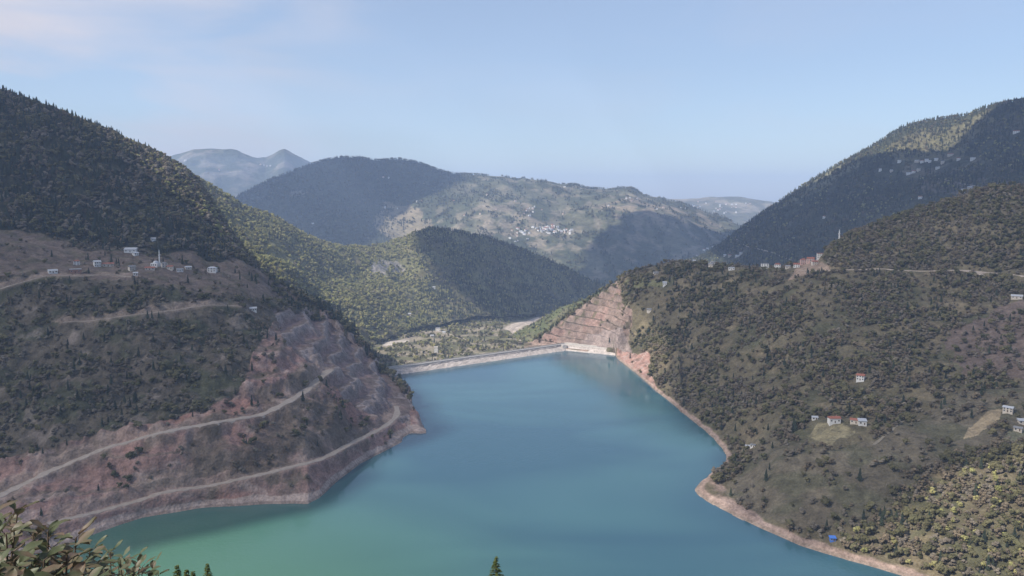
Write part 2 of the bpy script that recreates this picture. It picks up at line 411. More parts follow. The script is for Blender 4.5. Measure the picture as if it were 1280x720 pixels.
# ground cover
paint(L1, (.105, .088, .066))
def road_side(S, which, lo, hi, c, k, seed):
    """raw cut bank on the uphill side of a track and spilled soil below it"""
    for nme, p, half, m, lb in roads:
        if nme not in which: continue
        best = np.full(S.X.shape, 1e9); zz = np.zeros(S.X.shape)
        for a, b in zip(p[:-1:2], list(p[2::2]) + [p[-1]]):
            dx, dy = b[0]-a[0], b[1]-a[1]; L = dx*dx + dy*dy + 1e-6
            t = np.clip(((S.X-a[0])*dx + (S.Y-a[1])*dy) / L, 0, 1); d = np.hypot(S.X - a[0] - t*dx, S.Y - a[1] - t*dy); z = a[2] + t*(b[2]-a[2]); u = d < best; best[u] = d[u]; zz[u] = z[u]
        wob = fbm(S.X, S.Y, 35, 4, seed) * 14; above = S.Z > zz
        mixc(S, sstep(half + hi + wob, half + hi * .5 + wob, best) * above, c, k); mixc(S, sstep(half + lo + wob * .5, half, best) * ~above, c, k * .8)
g1 = fbm(L1.X, L1.Y, 45, 5, 21); mixc(L1, sstep(-.1, .25, g1), (.060, .066, .036), .75)
mixc(L1, sstep(.18, .4, fbm(L1.X, L1.Y, 30, 4, 33)), (.22, .18, .155), .6)
shelf = inpoly([(-900, 200), (-100, 285), (0, 287), (60, 300), (140, 316), (240, 322), (330, 335), (385, 365), (370, 380), (300, 370), (180, 355), (60, 345), (0, 345), (-900, 345)], L1.PX, L1.PY + 10 * fbm(L1.X, L1.Y, 60, 3, 4)).astype(float)
mixc(L1, shelf, (.155, .118, .098), .85)
mixc(L1, shelf * sstep(.0, .3, fbm(L1.X, L1.Y, 25, 3, 71)), (.09, .085, .05), .6)
mixc(L1, np.broadcast_to(up[:, None], L1.X.shape) * (1 - shelf), (.045, .046, .032), 1)
st = fbm(L1.X * 1.0 + L1.Y * 0.3, L1.Z * 2.5, 60, 5, 61); st2 = fbm(L1.X, L1.Y + L1.Z * 2, 30, 5, 62)
mixc(L1, qm, (.285, .178, .150), 1)
mixc(L1, qm * sstep(-.1, .3, st), (.165, .130, .108), .85)
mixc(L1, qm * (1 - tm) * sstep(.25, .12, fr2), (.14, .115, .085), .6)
mixc(L1, qm * sstep(.10, .35, st2), (.36, .27, .23), .8)
mixc(L1, qm * sstep(.12, .4, fbm(L1.X, L1.Y, 26, 4, 63)), (.085, .078, .05), .7)
mixc(L1, qm * sstep(.2, .35, fbm(L1.X, L1.Y, 70, 4, 67)), (.30, .165, .13), .8)
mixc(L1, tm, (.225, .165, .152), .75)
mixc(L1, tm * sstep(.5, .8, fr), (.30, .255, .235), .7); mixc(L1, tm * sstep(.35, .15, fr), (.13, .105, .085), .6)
road_side(L1, ('dirt_road',), 5, 13, (.33, .25, .20), .6, 91)
ORCH = inpoly([(240, 510), (330, 480), (400, 470), (470, 530), (420, 560), (330, 585), (200, 600), (150, 590), (180, 560)], L1.PX, L1.PY + 12 * fbm(L1.X, L1.Y, 60, 3, 4)).astype(float)
mixc(L1, ORCH * sstep(-.2, .1, fbm(L1.X, L1.Y, 40, 4, 81)), (.135, .105, .078), .75)
mixc(L1, (L1.Z < 9 + 2.5 * fbm(L1.X, L1.Y, 30, 3, 9)).astype(float), (.085, .082, .055), .0)
mixc(L1, sstep(1, 0, (L1.Z - 4.6 - 2.2 * fbm(L1.X, L1.Y, 22, 4, 9)) / 1.0), (.40, .31, .265), .95)
mixc(L1, sstep(1, 0, (L1.Z - 1.4 - .5 * fbm(L1.X, L1.Y, 40, 3, 10)) / .4), (.22, .17, .14), .7)

# ---- sunlit spur downstream on the left, and the wooded knoll it runs out to
pxS = np.concatenate([np.arange(60, 280, 6), np.arange(280, 860, 1.6)])
L2 = sheet(pxS, [
    ('z', [(60, -90, 1300), (300, -90, 1500), (450, -90, 1850), (520, -95, 2200), (600, -100, 2480), (640, -110, 2560), (690, -125, 2650), (750, -150, 3000), (860, -160, 3400)]),
    ('p', [(60, 330, 1700), (300, 352, 1700), (360, 375, 1780), (400, 382, 1950), (450, 388, 2080), (500, 380, 2380), (560, 368, 2640), (600, 370, 2670), (640, 386, 2660), (690, 386, 2800), (750, 385, 3150), (860, 390, 3500)]),
    ('p', [(60, 240, 1950), (240, 270, 1950), (300, 298, 2000), (360, 325, 2080), (400, 345, 2200), (450, 350, 2480), (500, 348, 2660), (540, 325, 2770), (580, 330, 2830), (620, 360, 2820), (690, 370, 2960), (750, 378, 3250), (860, 380, 3600)]),
    ('p', [(60, 160, 2150), (200, 202, 2150), (250, 226, 2180), (285, 245, 2230), (303, 256, 2290), (345, 272, 2400), (375, 290, 2500), (400, 302, 2580), (430, 309, 2680), (460, 308, 2820), (485, 304, 2920), (510, 295, 2980), (525, 289, 3000), (540, 286, 3020),
           (570, 289, 3050), (600, 294, 3090), (650, 310, 3160), (700, 331, 3230), (730, 346, 3280), (755, 358, 3350), (800, 388, 3600), (860, 420, 3800)]),
    ('o', 200, -60), ('o', 900, -380)],
    [70, 80, 90, 6, 6], [7, 18, 16, 4, 6, 6])
L2.Z += L2.A * (fbm(L2.X, L2.Y, 160, 5, 101) * 1.8 + .7 * ridged(L2.X, L2.Y, 90, 3, 102) * .8)
L2.front = np.broadcast_to((L2.rk <= 2)[:, None], L2.X.shape); reproj(L2)
paint(L2, (.15, .145, .07))
mixc(L2, sstep(-.05, .35, fbm(L2.X, L2.Y, 120, 4, 111)), (.125, .105, .065), .8)
CL = inpoly([(462, 350), (466, 330), (478, 325), (497, 326), (507, 336), (500, 343), (488, 338), (482, 352), (474, 346)], L2.PX + 5 * fbm(L2.X, L2.Y, 30, 3, 6), L2.PY + 4 * fbm(L2.X, L2.Y, 30, 3, 5)).astype(float)
CL = CL * sstep(-.25, 0, fbm(L2.X, L2.Y, 22, 4, 77)); mixc(L2, CL, (.30, .27, .25), .9)
mixc(L2, pm(L2, [(560, 385), (640, 392), (640, 402), (560, 410)], 8), (.16, .14, .10), .5)

# ---- valley floor below the dam
pxV = np.arange(300, 860, 2.5)
VF = sheet(pxV, [('z', [(300, -85, 1180), (860, -85, 1180)]), ('z', [(300, -88, 1600), (860, -88, 1600)]), ('z', [(300, -100, 2100), (860, -100, 2100)]),
                 ('z', [(300, -125, 2700), (860, -125, 2700)]), ('z', [(300, -165, 4200), (860, -165, 4200)])], [20, 60, 60, 50], [1, 3, 5, 4, 3])
VF.Z += VF.A * fbm(VF.X, VF.Y, 90, 5, 131) * 2
VF.front = np.ones(VF.X.shape, bool); reproj(VF)
paint(VF, (.13, .125, .07)); mixc(VF, sstep(-.1, .12, fbm(VF.X, VF.Y, 60, 4, 133)), (.30, .25, .19), .75)
road(VF, 'valley_road', [(478, 428), (495, 426), (508, 425), (520, 420), (545, 412), (560, 418), (585, 425)], 4)
road(VF, 'valley_road', [(652, 424), (640, 416), (634, 412), (648, 407), (664, 400), (676, 395)], 4)
mixc(VF, inpoly([(478, 431), (495, 425), (512, 424), (512, 427), (480, 433)], VF.PX, VF.PY).astype(float), (.5, .44, .38), .9)
mixc(VF, inpoly([(628, 411), (640, 405), (662, 400), (672, 396), (676, 399), (655, 408), (648, 414), (656, 425), (650, 426), (640, 415)], VF.PX, VF.PY).astype(float), (.46, .39, .33), .9)

# ---- right bank downstream of the dam
pxB = np.arange(600, 900, 2.5)
R3 = sheet(pxB, [('z', [(600, -110, 1900), (660, -110, 1900), (760, -110, 1700), (900, -110, 1600)]),
                 ('p', [(600, 430, 2200), (655, 412, 2150), (680, 397, 2100), (700, 386, 2080), (720, 378, 2050), (745, 366, 2000), (800, 340, 1950), (900, 340, 1950)]),
                 ('o', 250, -120), ('o', 300, -120)], [90, 8, 6], [4, 6, 5, 5])
R3.Z += R3.A * fbm(R3.X, R3.Y, 80, 5, 141) * 1.5
R3.front = np.broadcast_to((R3.rk <= 0)[:, None], R3.X.shape); reproj(R3)
paint(R3, (.10, .11, .05)); mixc(R3, sstep(0, .3, fbm(R3.X, R3.Y, 60, 4, 143)), (.16, .14, .085), .6)

# ---- right hillside: red cut above the dam, scrubby slope, village on its crest
pxR = np.concatenate([np.arange(655, 1290, 1.6), np.linspace(1290, 2100, 70)])
R1 = sheet(pxR, [
    ('u', 120, -45), ('u', 14, -9),
    ('z', [(655, 0, 1425), (700, 0, 1400), (740, 0, 1370), (768, 0, 1330), (772, 0, 1300), (800, 0, Dat(471)), (820, 0, Dat(489)), (850, 0, Dat(513)), (857, 0, Dat(603)),
           (868, 0, Dat(612)), (882, 0, Dat(624)), (900, 0, Dat(635)), (950, 0, Dat(660)), (1000, 0, Dat(682)), (1060, 0, Dat(700)), (1130, 0, Dat(720)), (1280, 0, Dat(775)), (2100, 0, 330)]),
    ('p', [(655, 432, 1440), (700, 420, 1425), (740, 415, 1400), (770, 425, 1350), (800, 432, 1230), (830, 462, 1120), (848, 492, 1020), (860, 530, 900), (870, 550, 835), (911, 562, 790), (960, 575, 700), (1042, 560, 690), (1150, 560, 660), (1280, 580, 600), (2100, 640, 420)]),
    ('p', [(655, 433, 1450), (700, 410, 1440), (740, 394, 1440), (770, 385, 1430), (800, 390, 1340), (850, 430, 1200), (900, 460, 1050), (960, 480, 920), (1042, 470, 860), (1150, 460, 850), (1280, 470, 780), (2100, 480, 600)]),
    ('p', [(655, 434.5, 1460), (700, 404, 1455), (740, 376, 1475), (770, 356, 1490), (800, 348, 1430), (840, 350, 1360), (900, 355, 1290), (960, 350, 1220), (1042, 342, 1150), (1150, 341, 1120), (1280, 349, 1040), (2100, 330, 800)]),
    ('p', [(655, 435, 1465), (680, 418, 1462), (700, 402.5, 1465), (720, 388, 1475), (740, 373, 1490), (757, 361, 1500), (770, 352, 1510), (785, 341, 1510), (800, 335, 1500), (840, 326, 1470), (870, 327, 1450), (900, 331, 1400), (960, 334, 1320),
           (1000, 331, 1280), (1022, 326, 1260), (1035, 308, 1290), (1060, 292, 1310), (1100, 278, 1320), (1150, 262, 1300), (1200, 244, 1280), (1235, 234, 1260), (1280, 232, 1240), (1500, 190, 1150), (2100, 60, 1000)]),
    ('o', 140, -40), ('o', 700, -320)],
    [6, 5, 80, 90, 90, 50, 8, 6], [0, 1, 1, 7, 10, 5, 2, 6, 6])
def shore_fix(S, shore_px, extra_water):
    """press the sheet under the lake inside the shoreline and lift it clear of the water outside"""
    pw = [(float(p[0]), float(p[1])) for p in (P(a, b, Dat(b)) for a, b in shore_px)]
    poly = pw + extra_water
    inside = inpoly(poly, S.X, S.Y)
    best = np.full(S.X.shape, 1e9)
    for a, b in zip(pw[:-1], pw[1:]):
        dx, dy = b[0]-a[0], b[1]-a[1]; L = dx*dx + dy*dy + 1e-6
        t = np.clip(((S.X-a[0])*dx + (S.Y-a[1])*dy) / L, 0, 1)
        best = np.minimum(best, np.hypot(S.X - a[0] - t*dx, S.Y - a[1] - t*dy))
    best = best + 0
    jit = 2.2 * fbm(S.X, S.Y, 18, 3, 301)
    zin = np.minimum(S.Z, -0.35 * best + jit * .3)
    zout = np.minimum(np.maximum(S.Z, np.minimum(0.42 * best, 3.5)), 0.62 * best + 1.0 + jit + (best / 22) ** 3)
    S.Z = np.where(inside, zin, np.where(best < 200, zout, S.Z))
SHORE_R = [(772, 449), (786, 460), (800, 471), (820, 489), (836, 501), (850, 513), (866, 526), (880, 537), (893, 549), (903, 560), (909, 570), (907, 580), (897, 586), (884, 597), (872, 607), (868, 613), (872, 619),
           (882, 626), (900, 636), (925, 649), (950, 660), (975, 671), (1000, 682), (1030, 692), (1060, 700), (1095, 710), (1130, 721), (1200, 745), (1280, 775), (1500, 860)]
R1.Z += R1.A * (fbm(R1.X, R1.Y, 110, 5, 201) * 1.5 + .5 * fbm(R1.X, R1.Y, 24, 3, 202))
R1.front = np.broadcast_to((R1.rk >= 1)[:, None] & (R1.rk <= 5)[:, None], R1.X.shape)
shore_fix(R1, SHORE_R, [(300, 150), (-600, 150), (-600, 1100), (-100, 1250), (90, 1380), (174, 1338)])
CUT = [(660, 437), (664, 430), (700, 402), (740, 373), (757, 360), (770, 351), (778, 362), (776, 378), (790, 392), (786, 412), (794, 426), (772, 436), (740, 436), (700, 432)]
CRAG = [(772, 452), (770, 436), (786, 422), (806, 420), (814, 432), (811, 450), (816, 466), (822, 486), (800, 472), (784, 458)]
cm = pm(R1, CUT, 2.0, 40); gm = pm(R1, CRAG, 3)
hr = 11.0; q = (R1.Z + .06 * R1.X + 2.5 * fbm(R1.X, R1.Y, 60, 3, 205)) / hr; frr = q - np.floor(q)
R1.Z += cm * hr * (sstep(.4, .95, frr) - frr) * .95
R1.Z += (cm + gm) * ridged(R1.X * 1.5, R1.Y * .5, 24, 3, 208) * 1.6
reproj(R1)
road(R1, 'dirt_road', [(1000, 338), (1035, 338), (1070, 337), (1100, 336), (1130, 338), (1160, 339), (1200, 338), (1235, 341), (1280, 345), (1330, 349)], 3.6, label='pale dirt road across the right hillside')
road(R1, 'dirt_road', [(1222, 340), (1232, 347), (1236, 352)], 2.6)
road(R1, 'farm_track', [(1092, 556), (1100, 550), (1110, 541), (1122, 532), (1131, 524)], 1.3, m='track')
reproj(R1)
paint(R1, (.122, .104, .066))
mixc(R1, sstep(-.05, .3, fbm(R1.X, R1.Y, 70, 5, 221)), (.072, .074, .042), .75)
mixc(R1, sstep(.05, .3, fbm(R1.X, R1.Y, 45, 5, 222)), (.175, .14, .09), .6)
fld = pm(R1, [(912, 600), (960, 545), (1030, 560), (1110, 540), (1180, 500), (1290, 470), (1290, 540), (1200, 570), (1130, 610), (1080, 660), (1000, 660), (910, 625)], 10)
mixc(R1, fld, (.125, .106, .078), .75); mixc(R1, fld * sstep(-.05, .25, fbm(R1.X, R1.Y, 35, 5, 228)), (.085, .085, .050), .6); fld2 = pm(R1, [(1180, 420), (1285, 370), (1290, 470), (1200, 470)], 10); mixc(R1, fld2, (.15, .108, .098), .7)
mixc(R1, pm(R1, [(1010, 545), (1020, 536), (1036, 533), (1056, 533), (1070, 541), (1060, 547), (1046, 549), (1036, 559), (1026, 554)], 3), (.25, .215, .130), .9)
mixc(R1, sstep(.1, .3, fbm(R1.X, R1.Y, 9, 4, 227)) * pm(R1, [(990, 565), (1000, 525), (1085, 520), (1090, 560)], 3), (.11, .10, .065), .55)
mixc(R1, pm(R1, [(1205, 545), (1212, 532), (1245, 513), (1252, 516), (1248, 528), (1222, 541)], 1.5), (.29, .23, .15), .95)
mixc(R1, pm(R1, [(1250, 552), (1262, 540), (1280, 533), (1290, 540), (1262, 555)], 2), (.18, .18, .12), .8)
mixc(R1, pm(R1, [(780, 352), (790, 343), (815, 350), (840, 352), (830, 358), (800, 362)], 2), (.17, .17, .085), .7)
mixc(R1, pm(R1, [(985, 352), (1000, 328), (1015, 324), (1033, 330), (1040, 338), (1015, 343)], 2), (.30, .22, .17), .8)
sr = fbm(R1.X + R1.Y * .3, R1.Z * 4, 40, 5, 231)
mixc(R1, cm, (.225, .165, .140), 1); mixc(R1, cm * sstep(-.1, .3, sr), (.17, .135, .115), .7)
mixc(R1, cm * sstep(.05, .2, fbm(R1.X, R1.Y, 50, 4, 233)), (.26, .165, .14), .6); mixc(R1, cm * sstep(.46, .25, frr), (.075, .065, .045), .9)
mixc(R1, cm * sstep(.25, .35, fbm(R1.X, R1.Y, 20, 4, 234)), (.11, .10, .06), .8)
mixc(R1, inpoly([(720, 436), (735, 416), (790, 410), (796, 428), (772, 438)], R1.PX, R1.PY).astype(float) * cm, (.29, .24, .225), .6)
mixc(R1, gm, (.33, .20, .165), 1); mixc(R1, gm * sstep(0, .3, fbm(R1.X, R1.Y, 12, 4, 235)), (.14, .10, .08), .8); mixc(R1, gm * sstep(.1, .3, fbm(R1.X, R1.Y, 9, 4, 236)), (.45, .36, .32), .7)
mixc(R1, sstep(1, 0, (R1.Z - 2.9 - 1.8 * fbm(R1.X, R1.Y, 26, 4, 209)) / 1.0), (.30, .22, .185), .95)
mixc(R1, sstep(1, 0, (R1.Z - 1.3 - .5 * fbm(R1.X, R1.Y, 40, 3, 210)) / .4), (.20, .16, .13), .7)

# ---- big mountain behind, right
px2 = np.concatenate([np.arange(800, 1290, 2.0), np.linspace(1290, 2200, 50)])
R2 = sheet(px2, [
    ('z', [(800, -140, 2700), (885, -130, 2500), (1000, -60, 2200), (1280, 60, 1700), (2200, 60, 1300)]),
    ('p', [(800, 350, 3300), (885, 335, 3050), (950, 325, 2700), (1000, 320, 2500), (1100, 290, 2400), (1180, 262, 2300), (1280, 242, 2100), (2200, 150, 1700)]),
    ('p', [(800, 345, 3450), (885, 320, 3300), (950, 285, 3150), (1000, 262, 3000), (1080, 232, 2900), (1180, 206, 2800), (1280, 180, 2600), (2200, 50, 2000)]),
    ('p', [(800, 380, 3700), (860, 334, 3600), (885, 316, 3550), (920, 291, 3500), (960, 263, 3420), (1000, 236, 3350), (1050, 206, 3300), (1100, 177, 3270), (1130, 160, 3250), (1150, 155, 3240), (1180, 150, 3230), (1205, 147, 3200),
           (1225, 139, 3150), (1250, 132, 3100), (1280, 126, 3050), (1500, 60, 2800), (2200, -100, 2400)]),
    ('o', 250, -70), ('o', 1200, -500)], [30, 90, 90, 6, 6], [8, 12, 10, 4, 8, 8])
R2.Z += R2.A * (fbm(R2.X, R2.Y, 220, 5, 251) * 1.6 + ridged(R2.X, R2.Y, 260, 4, 252) * 1.2)
R2.front = np.broadcast_to((R2.rk <= 2)[:, None], R2.X.shape); reproj(R2)
road(R2, 'mountain_road', [(917, 296), (926, 305), (936, 309), (958, 313), (975, 319), (990, 325)], 5, blend=10)
road(R2, 'mountain_road', [(1165, 222), (1185, 225), (1205, 230), (1222, 233)], 5, blend=10)
reproj(R2)
paint(R2, (.052, .056, .034)); mixc(R2, sstep(0, .3, fbm(R2.X, R2.Y, 200, 5, 261)), (.090, .080, .05), .7)
mixc(R2, pm(R2, [(1115, 185), (1150, 160), (1200, 158), (1240, 140), (1250, 150), (1210, 180), (1200, 200), (1120, 205)], 8, 150), (.17, .15, .08), .6)
mixc(R2, pm(R2, [(1110, 212), (1160, 196), (1220, 196), (1240, 210), (1200, 215), (1140, 224)], 5, 100) * sstep(-.1, .3, fbm(R2.X, R2.Y, 60, 4, 263)), (.20, .17, .12), .6)
mixc(R2, pm(R2, [(1140, 245), (1170, 225), (1230, 228), (1285, 236), (1285, 250), (1200, 246)], 5, 100), (.16, .13, .11), .6)
mixc(R2, pm(R2, [(1000, 235), (1055, 204), (1080, 205), (1062, 216), (1020, 240), (975, 262)], 4, 100), (.20, .19, .12), .6)

# ---- broad farmed mountain across the valley
pxM = np.arange(180, 1080, 2.2)
MT = sheet(pxM, [
    ('z', [(180, -150, 3900), (500, -150, 3900), (750, -155, 3900), (900, -150, 4300), (1080, -140, 4500)]),
    ('p', [(180, 330, 4500), (400, 300, 4500), (500, 318, 4400), (600, 320, 4300), (700, 320, 4300), (800, 318, 4500), (880, 312, 4700), (1080, 310, 5000)]),
    ('p', [(180, 290, 5200), (400, 262, 5200), (500, 262, 5200), (600, 262, 5000), (700, 278, 5000), (760, 270, 4950), (840, 272, 5000), (900, 290, 5300), (1080, 300, 5600)]),
    ('p', [(180, 300, 6300), (280, 262, 6200), (300, 243, 6100), (340, 223, 6000), (380, 210, 6000), (410, 200, 6000), (430, 197, 6000), (450, 198, 6000), (470, 202, 6000), (500, 200, 6000), (520, 203, 6000), (545, 212, 6050), (565, 218, 6100),
           (600, 220, 6200), (630, 223, 6200), (648, 227, 6250), (655, 224, 6250), (680, 227, 6300), (700, 232, 6300), (720, 232, 6350), (735, 236, 6350), (760, 238, 6350), (772, 236, 6350), (790, 237, 6350), (805, 246, 6300), (820, 250, 6300),
           (850, 256, 6300), (880, 265, 6300), (905, 272, 6250), (925, 284, 6200), (960, 310, 6100), (1080, 340, 6000)]),
    ('o', 500, -120), ('o', 2500, -900)], [40, 80, 90, 6, 8], [15, 30, 34, 10, 20, 20])
MT.Z += MT.A * (fbm(MT.X, MT.Y, 700, 5, 271) * 1.2 + ridged(MT.X + .3 * MT.Y, MT.Y * .6, 650, 5, 272) * 1.3)
# carry the crest back to the measured skyline after the relief is added
MT.front = np.broadcast_to((MT.rk <= 2)[:, None], MT.X.shape); reproj(MT)
paint(MT, (.062, .068, .040))
rt = sstep(540, 640, MT.PX + 60 * fbm(MT.X, MT.Y, 500, 3, 275)) + sstep(470, 520, MT.PX) * sstep(255, 268, MT.PY)  # shade put into the colour: cover stays dark left of the cloud-shadow edge
rt = np.clip(rt, 0, 1)
f1 = sstep(-.15, .2, fbm(MT.X, MT.Y * .6, 260, 6, 281))
mixc(MT, rt * f1, (.145, .140, .090), .75)
mixc(MT, rt * sstep(0, .2, fbm(MT.X, MT.Y * .5, 120, 6, 282)), (.23, .195, .145), .6)
mixc(MT, rt * sstep(.0, .25, fbm(MT.X, MT.Y * .5, 90, 6, 284)), (.060, .070, .040), .8)
mixc(MT, pm(MT, [(470, 272), (480, 262), (510, 258), (535, 275), (545, 300), (500, 300), (470, 290)], 8, 200), (.30, .24, .16), .6)
mixc(MT, pm(MT, [(560, 300), (590, 270), (640, 255), (680, 285), (730, 300), (680, 315), (640, 300)], 10, 200) * sstep(-.2, .2, fbm(MT.X, MT.Y, 100, 4, 288)), (.28, .23, .175), .6)
mixc(MT, pm(MT, [(740, 262), (780, 248), (850, 262), (900, 285), (880, 290), (820, 280), (770, 272)], 8, 200) * sstep(-.2, .2, fbm(MT.X, MT.Y, 130, 4, 289)), (.28, .22, .165), .6)
mixc(MT, pm(MT, [(372, 232), (360, 244), (378, 246)], 8, 100) * .8, (.24, .22, .19), .7)

# ---- farthest ranges
def far_range(name, px, skyl, D0, amp, seed, base, patch):
    top = [(a, b, D0) for a, b in skyl]
    S = sheet(px, [('z', [(px[0], -170, D0 - 3500), (px[-1], -170, D0 - 3500)]), ('p', [(a, b + 40, D0 - 1300) for a, b in skyl]), ('p', top), ('o', 900, -250), ('o', 3000, -900)],
              [20, 90, 6, 6], [10, amp * 1.3, amp * .7, amp, amp])
    S.Z += S.A * (ridged(S.X, S.Y * .5, 900, 5, seed) * 1.3 + fbm(S.X, S.Y, 500, 4, seed + 1))
    S.front = np.broadcast_to((S.rk <= 1)[:, None], S.X.shape); reproj(S)
    paint(S, base); mixc(S, sstep(-.05, .3, fbm(S.X, S.Y, 300, 5, seed + 2)), patch, .7)
    return S
FA = far_range('a', np.arange(150, 520, 2.0), [(150, 230), (205, 200), (222, 194), (240, 189), (257, 187), (272, 189), (283, 190), (296, 191), (310, 195), (322, 199), (332, 200), (340, 196), (348, 191), (355, 189), (362, 192), (374, 199), (392, 207), (430, 222), (520, 250)], 10500, 40, 401, (.075, .085, .06), (.22, .2, .17))
FB = far_range('b', np.arange(760, 1120, 2.5), [(760, 262), (800, 250), (812, 247), (830, 249), (850, 251), (868, 250), (890, 248), (910, 247), (930, 248), (950, 251), (965, 253), (990, 258), (1040, 268), (1120, 280)], 9500, 30, 421, (.12, .12, .08), (.32, .28, .22))

# ---- bank the photograph was taken from
bx = np.concatenate([np.linspace(-900, -60, 50), np.linspace(-55, 55, 70), np.linspace(60, 900, 50)])
by = np.concatenate([np.linspace(-500, -20, 20), np.linspace(-18, 90, 90), np.linspace(93, 560, 90)])
BX, BY = np.meshgrid(bx, by)
BZ = np.where(BY > 0, 258.2 - .62 * BY + .00008 * BY * BY, 258.2 - .25 * BY) + fbm(BX, BY, 30, 4, 501) * np.clip(np.hypot(BX, BY) / 25, 0, 4) * 1.2 - 2.0 * np.clip((BY - 4) / 40, 0, 1) - .15 * np.abs(BX) * (BY > 0) * .6 - np.clip(BY / 60, 0, 1) * 6
NB = Sheet(); NB.X, NB.Y, NB.Z = BX, BY, BZ; NB.PX = BX * 0; NB.PY = BX * 0; NB.front = BX > -1e9
NB.D = BY; paint(NB, (.075, .07, .04)); mixc(NB, sstep(0, .3, fbm(BX, BY, 12, 4, 502)), (.13, .10, .07), .6)

def emit_sheet(name, S, m):
    o = grid_mesh(name, S.X, S.Y, S.Z, m, S.C); tag(o, kind='structure'); return o
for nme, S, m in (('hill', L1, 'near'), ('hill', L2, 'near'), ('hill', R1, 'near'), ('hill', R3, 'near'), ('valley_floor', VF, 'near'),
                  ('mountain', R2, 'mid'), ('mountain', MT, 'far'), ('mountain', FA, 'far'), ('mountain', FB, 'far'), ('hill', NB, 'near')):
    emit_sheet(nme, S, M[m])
for nme, p, half, m, lb in roads: ribbon(nme, p, half, m, label=lb)
gx, gy = np.meshgrid(np.linspace(-14900, 14900, 60), np.linspace(-2900, 16900, 60))
g = grid_mesh('ground', gx, gy, -180 + 12 * fbm(gx, gy, 3000, 3, 601), M['plain']); tag(g, kind='structure')
g.data.materials[0] = M['plain']

# ------------------------------------------------------------------ water
def water_mat():
    m = bpy.data.materials.new('lake_water'); m.use_nodes = True; t = m.node_tree; b = t.nodes['Principled BSDF']
    b.inputs['Roughness'].default_value = 0.06; b.inputs['IOR'].default_value = 1.333; b.inputs['Specular IOR Level'].default_value = 0.5
    g = nd(t, 'ShaderNodeNewGeometry')
    n = nd(t, 'ShaderNodeTexNoise'); n.inputs['Scale'].default_value = 0.0042; n.inputs['Detail'].default_value = 2; n.inputs['Distortion'].default_value = 0.8
    mp = nd(t, 'ShaderNodeMapping'); mp.inputs['Scale'].default_value = (0.8, 1.6, 1); t.links.new(g.outputs['Position'], mp.inputs['Vector']); t.links.new(mp.outputs[0], n.inputs['Vector'])
    r = nd(t, 'ShaderNodeValToRGB'); r.color_ramp.elements[0].position = .40; r.color_ramp.elements[1].position = .68
    r.color_ramp.elements[0].color = (.030, .084, .118, 1); r.color_ramp.elements[1].color = (.050, .126, .146, 1)
    t.links.new(n.outputs['Fac'], r.inputs[0])
    # greener, siltier shallows towards the left bank below the camera
    d = nd(t, 'ShaderNodeVectorMath', operation='DISTANCE'); d.inputs[1].default_value = (-270, 430, 0); t.links.new(g.outputs['Position'], d.inputs[0])
    q = nd(t, 'ShaderNodeMapRange', interpolation_type='SMOOTHERSTEP'); q.inputs['From Min'].default_value = 40; q.inputs['From Max'].default_value = 420; q.inputs['To Min'].default_value = 1; q.inputs['To Max'].default_value = 0
    t.links.new(d.outputs['Value'], q.inputs['Value'])
    x = nd(t, 'ShaderNodeMixRGB'); t.links.new(q.outputs[0], x.inputs[0]); t.links.new(r.outputs[0], x.inputs[1]); x.inputs[2].default_value = (.062, .155, .095, 1)
    t.links.new(x.outputs[0], b.inputs['Base Color'])
    w1 = nd(t, 'ShaderNodeTexNoise'); w1.inputs['Scale'].default_value = .35; w1.inputs['Detail'].default_value = 4; t.links.new(g.outputs['Position'], w1.inputs['Vector'])
    w2 = nd(t, 'ShaderNodeTexNoise'); w2.inputs['Scale'].default_value = .006; w2.inputs['Detail'].default_value = 2; t.links.new(g.outputs['Position'], w2.inputs['Vector'])
    amp = nd(t, 'ShaderNodeMapRange'); amp.inputs['From Min'].default_value = .38; amp.inputs['From Max'].default_value = .62; amp.inputs['To Min'].default_value = .02; amp.inputs['To Max'].default_value = .24
    t.links.new(w2.outputs['Fac'], amp.inputs['Value'])
    bp = nd(t, 'ShaderNodeBump'); bp.inputs['Strength'].default_value = 1; t.links.new(amp.outputs[0], bp.inputs['Distance']); t.links.new(w1.outputs['Fac'], bp.inputs['Height'])
    t.links.new(bp.outputs[0], b.inputs['Normal'])
    return m
DAM_L, DAM_K, DAM_R = Vector((-172, 1200, 0)), Vector((93, 1395, 0)), Vector((183, 1345, 0))
lake = [(-900, -300, 0), (900, -300, 0), (900, 1000, 0), (420, 1290, 0), tuple(DAM_R), tuple(DAM_K), tuple(DAM_L), (-330, 1120, 0), (-900, 1000, 0)]
wo = link(bpy.data.objects.new('water', mesh_from('water', lake, [tuple(range(len(lake)))], [water_mat()]))); tag(wo, kind='structure')

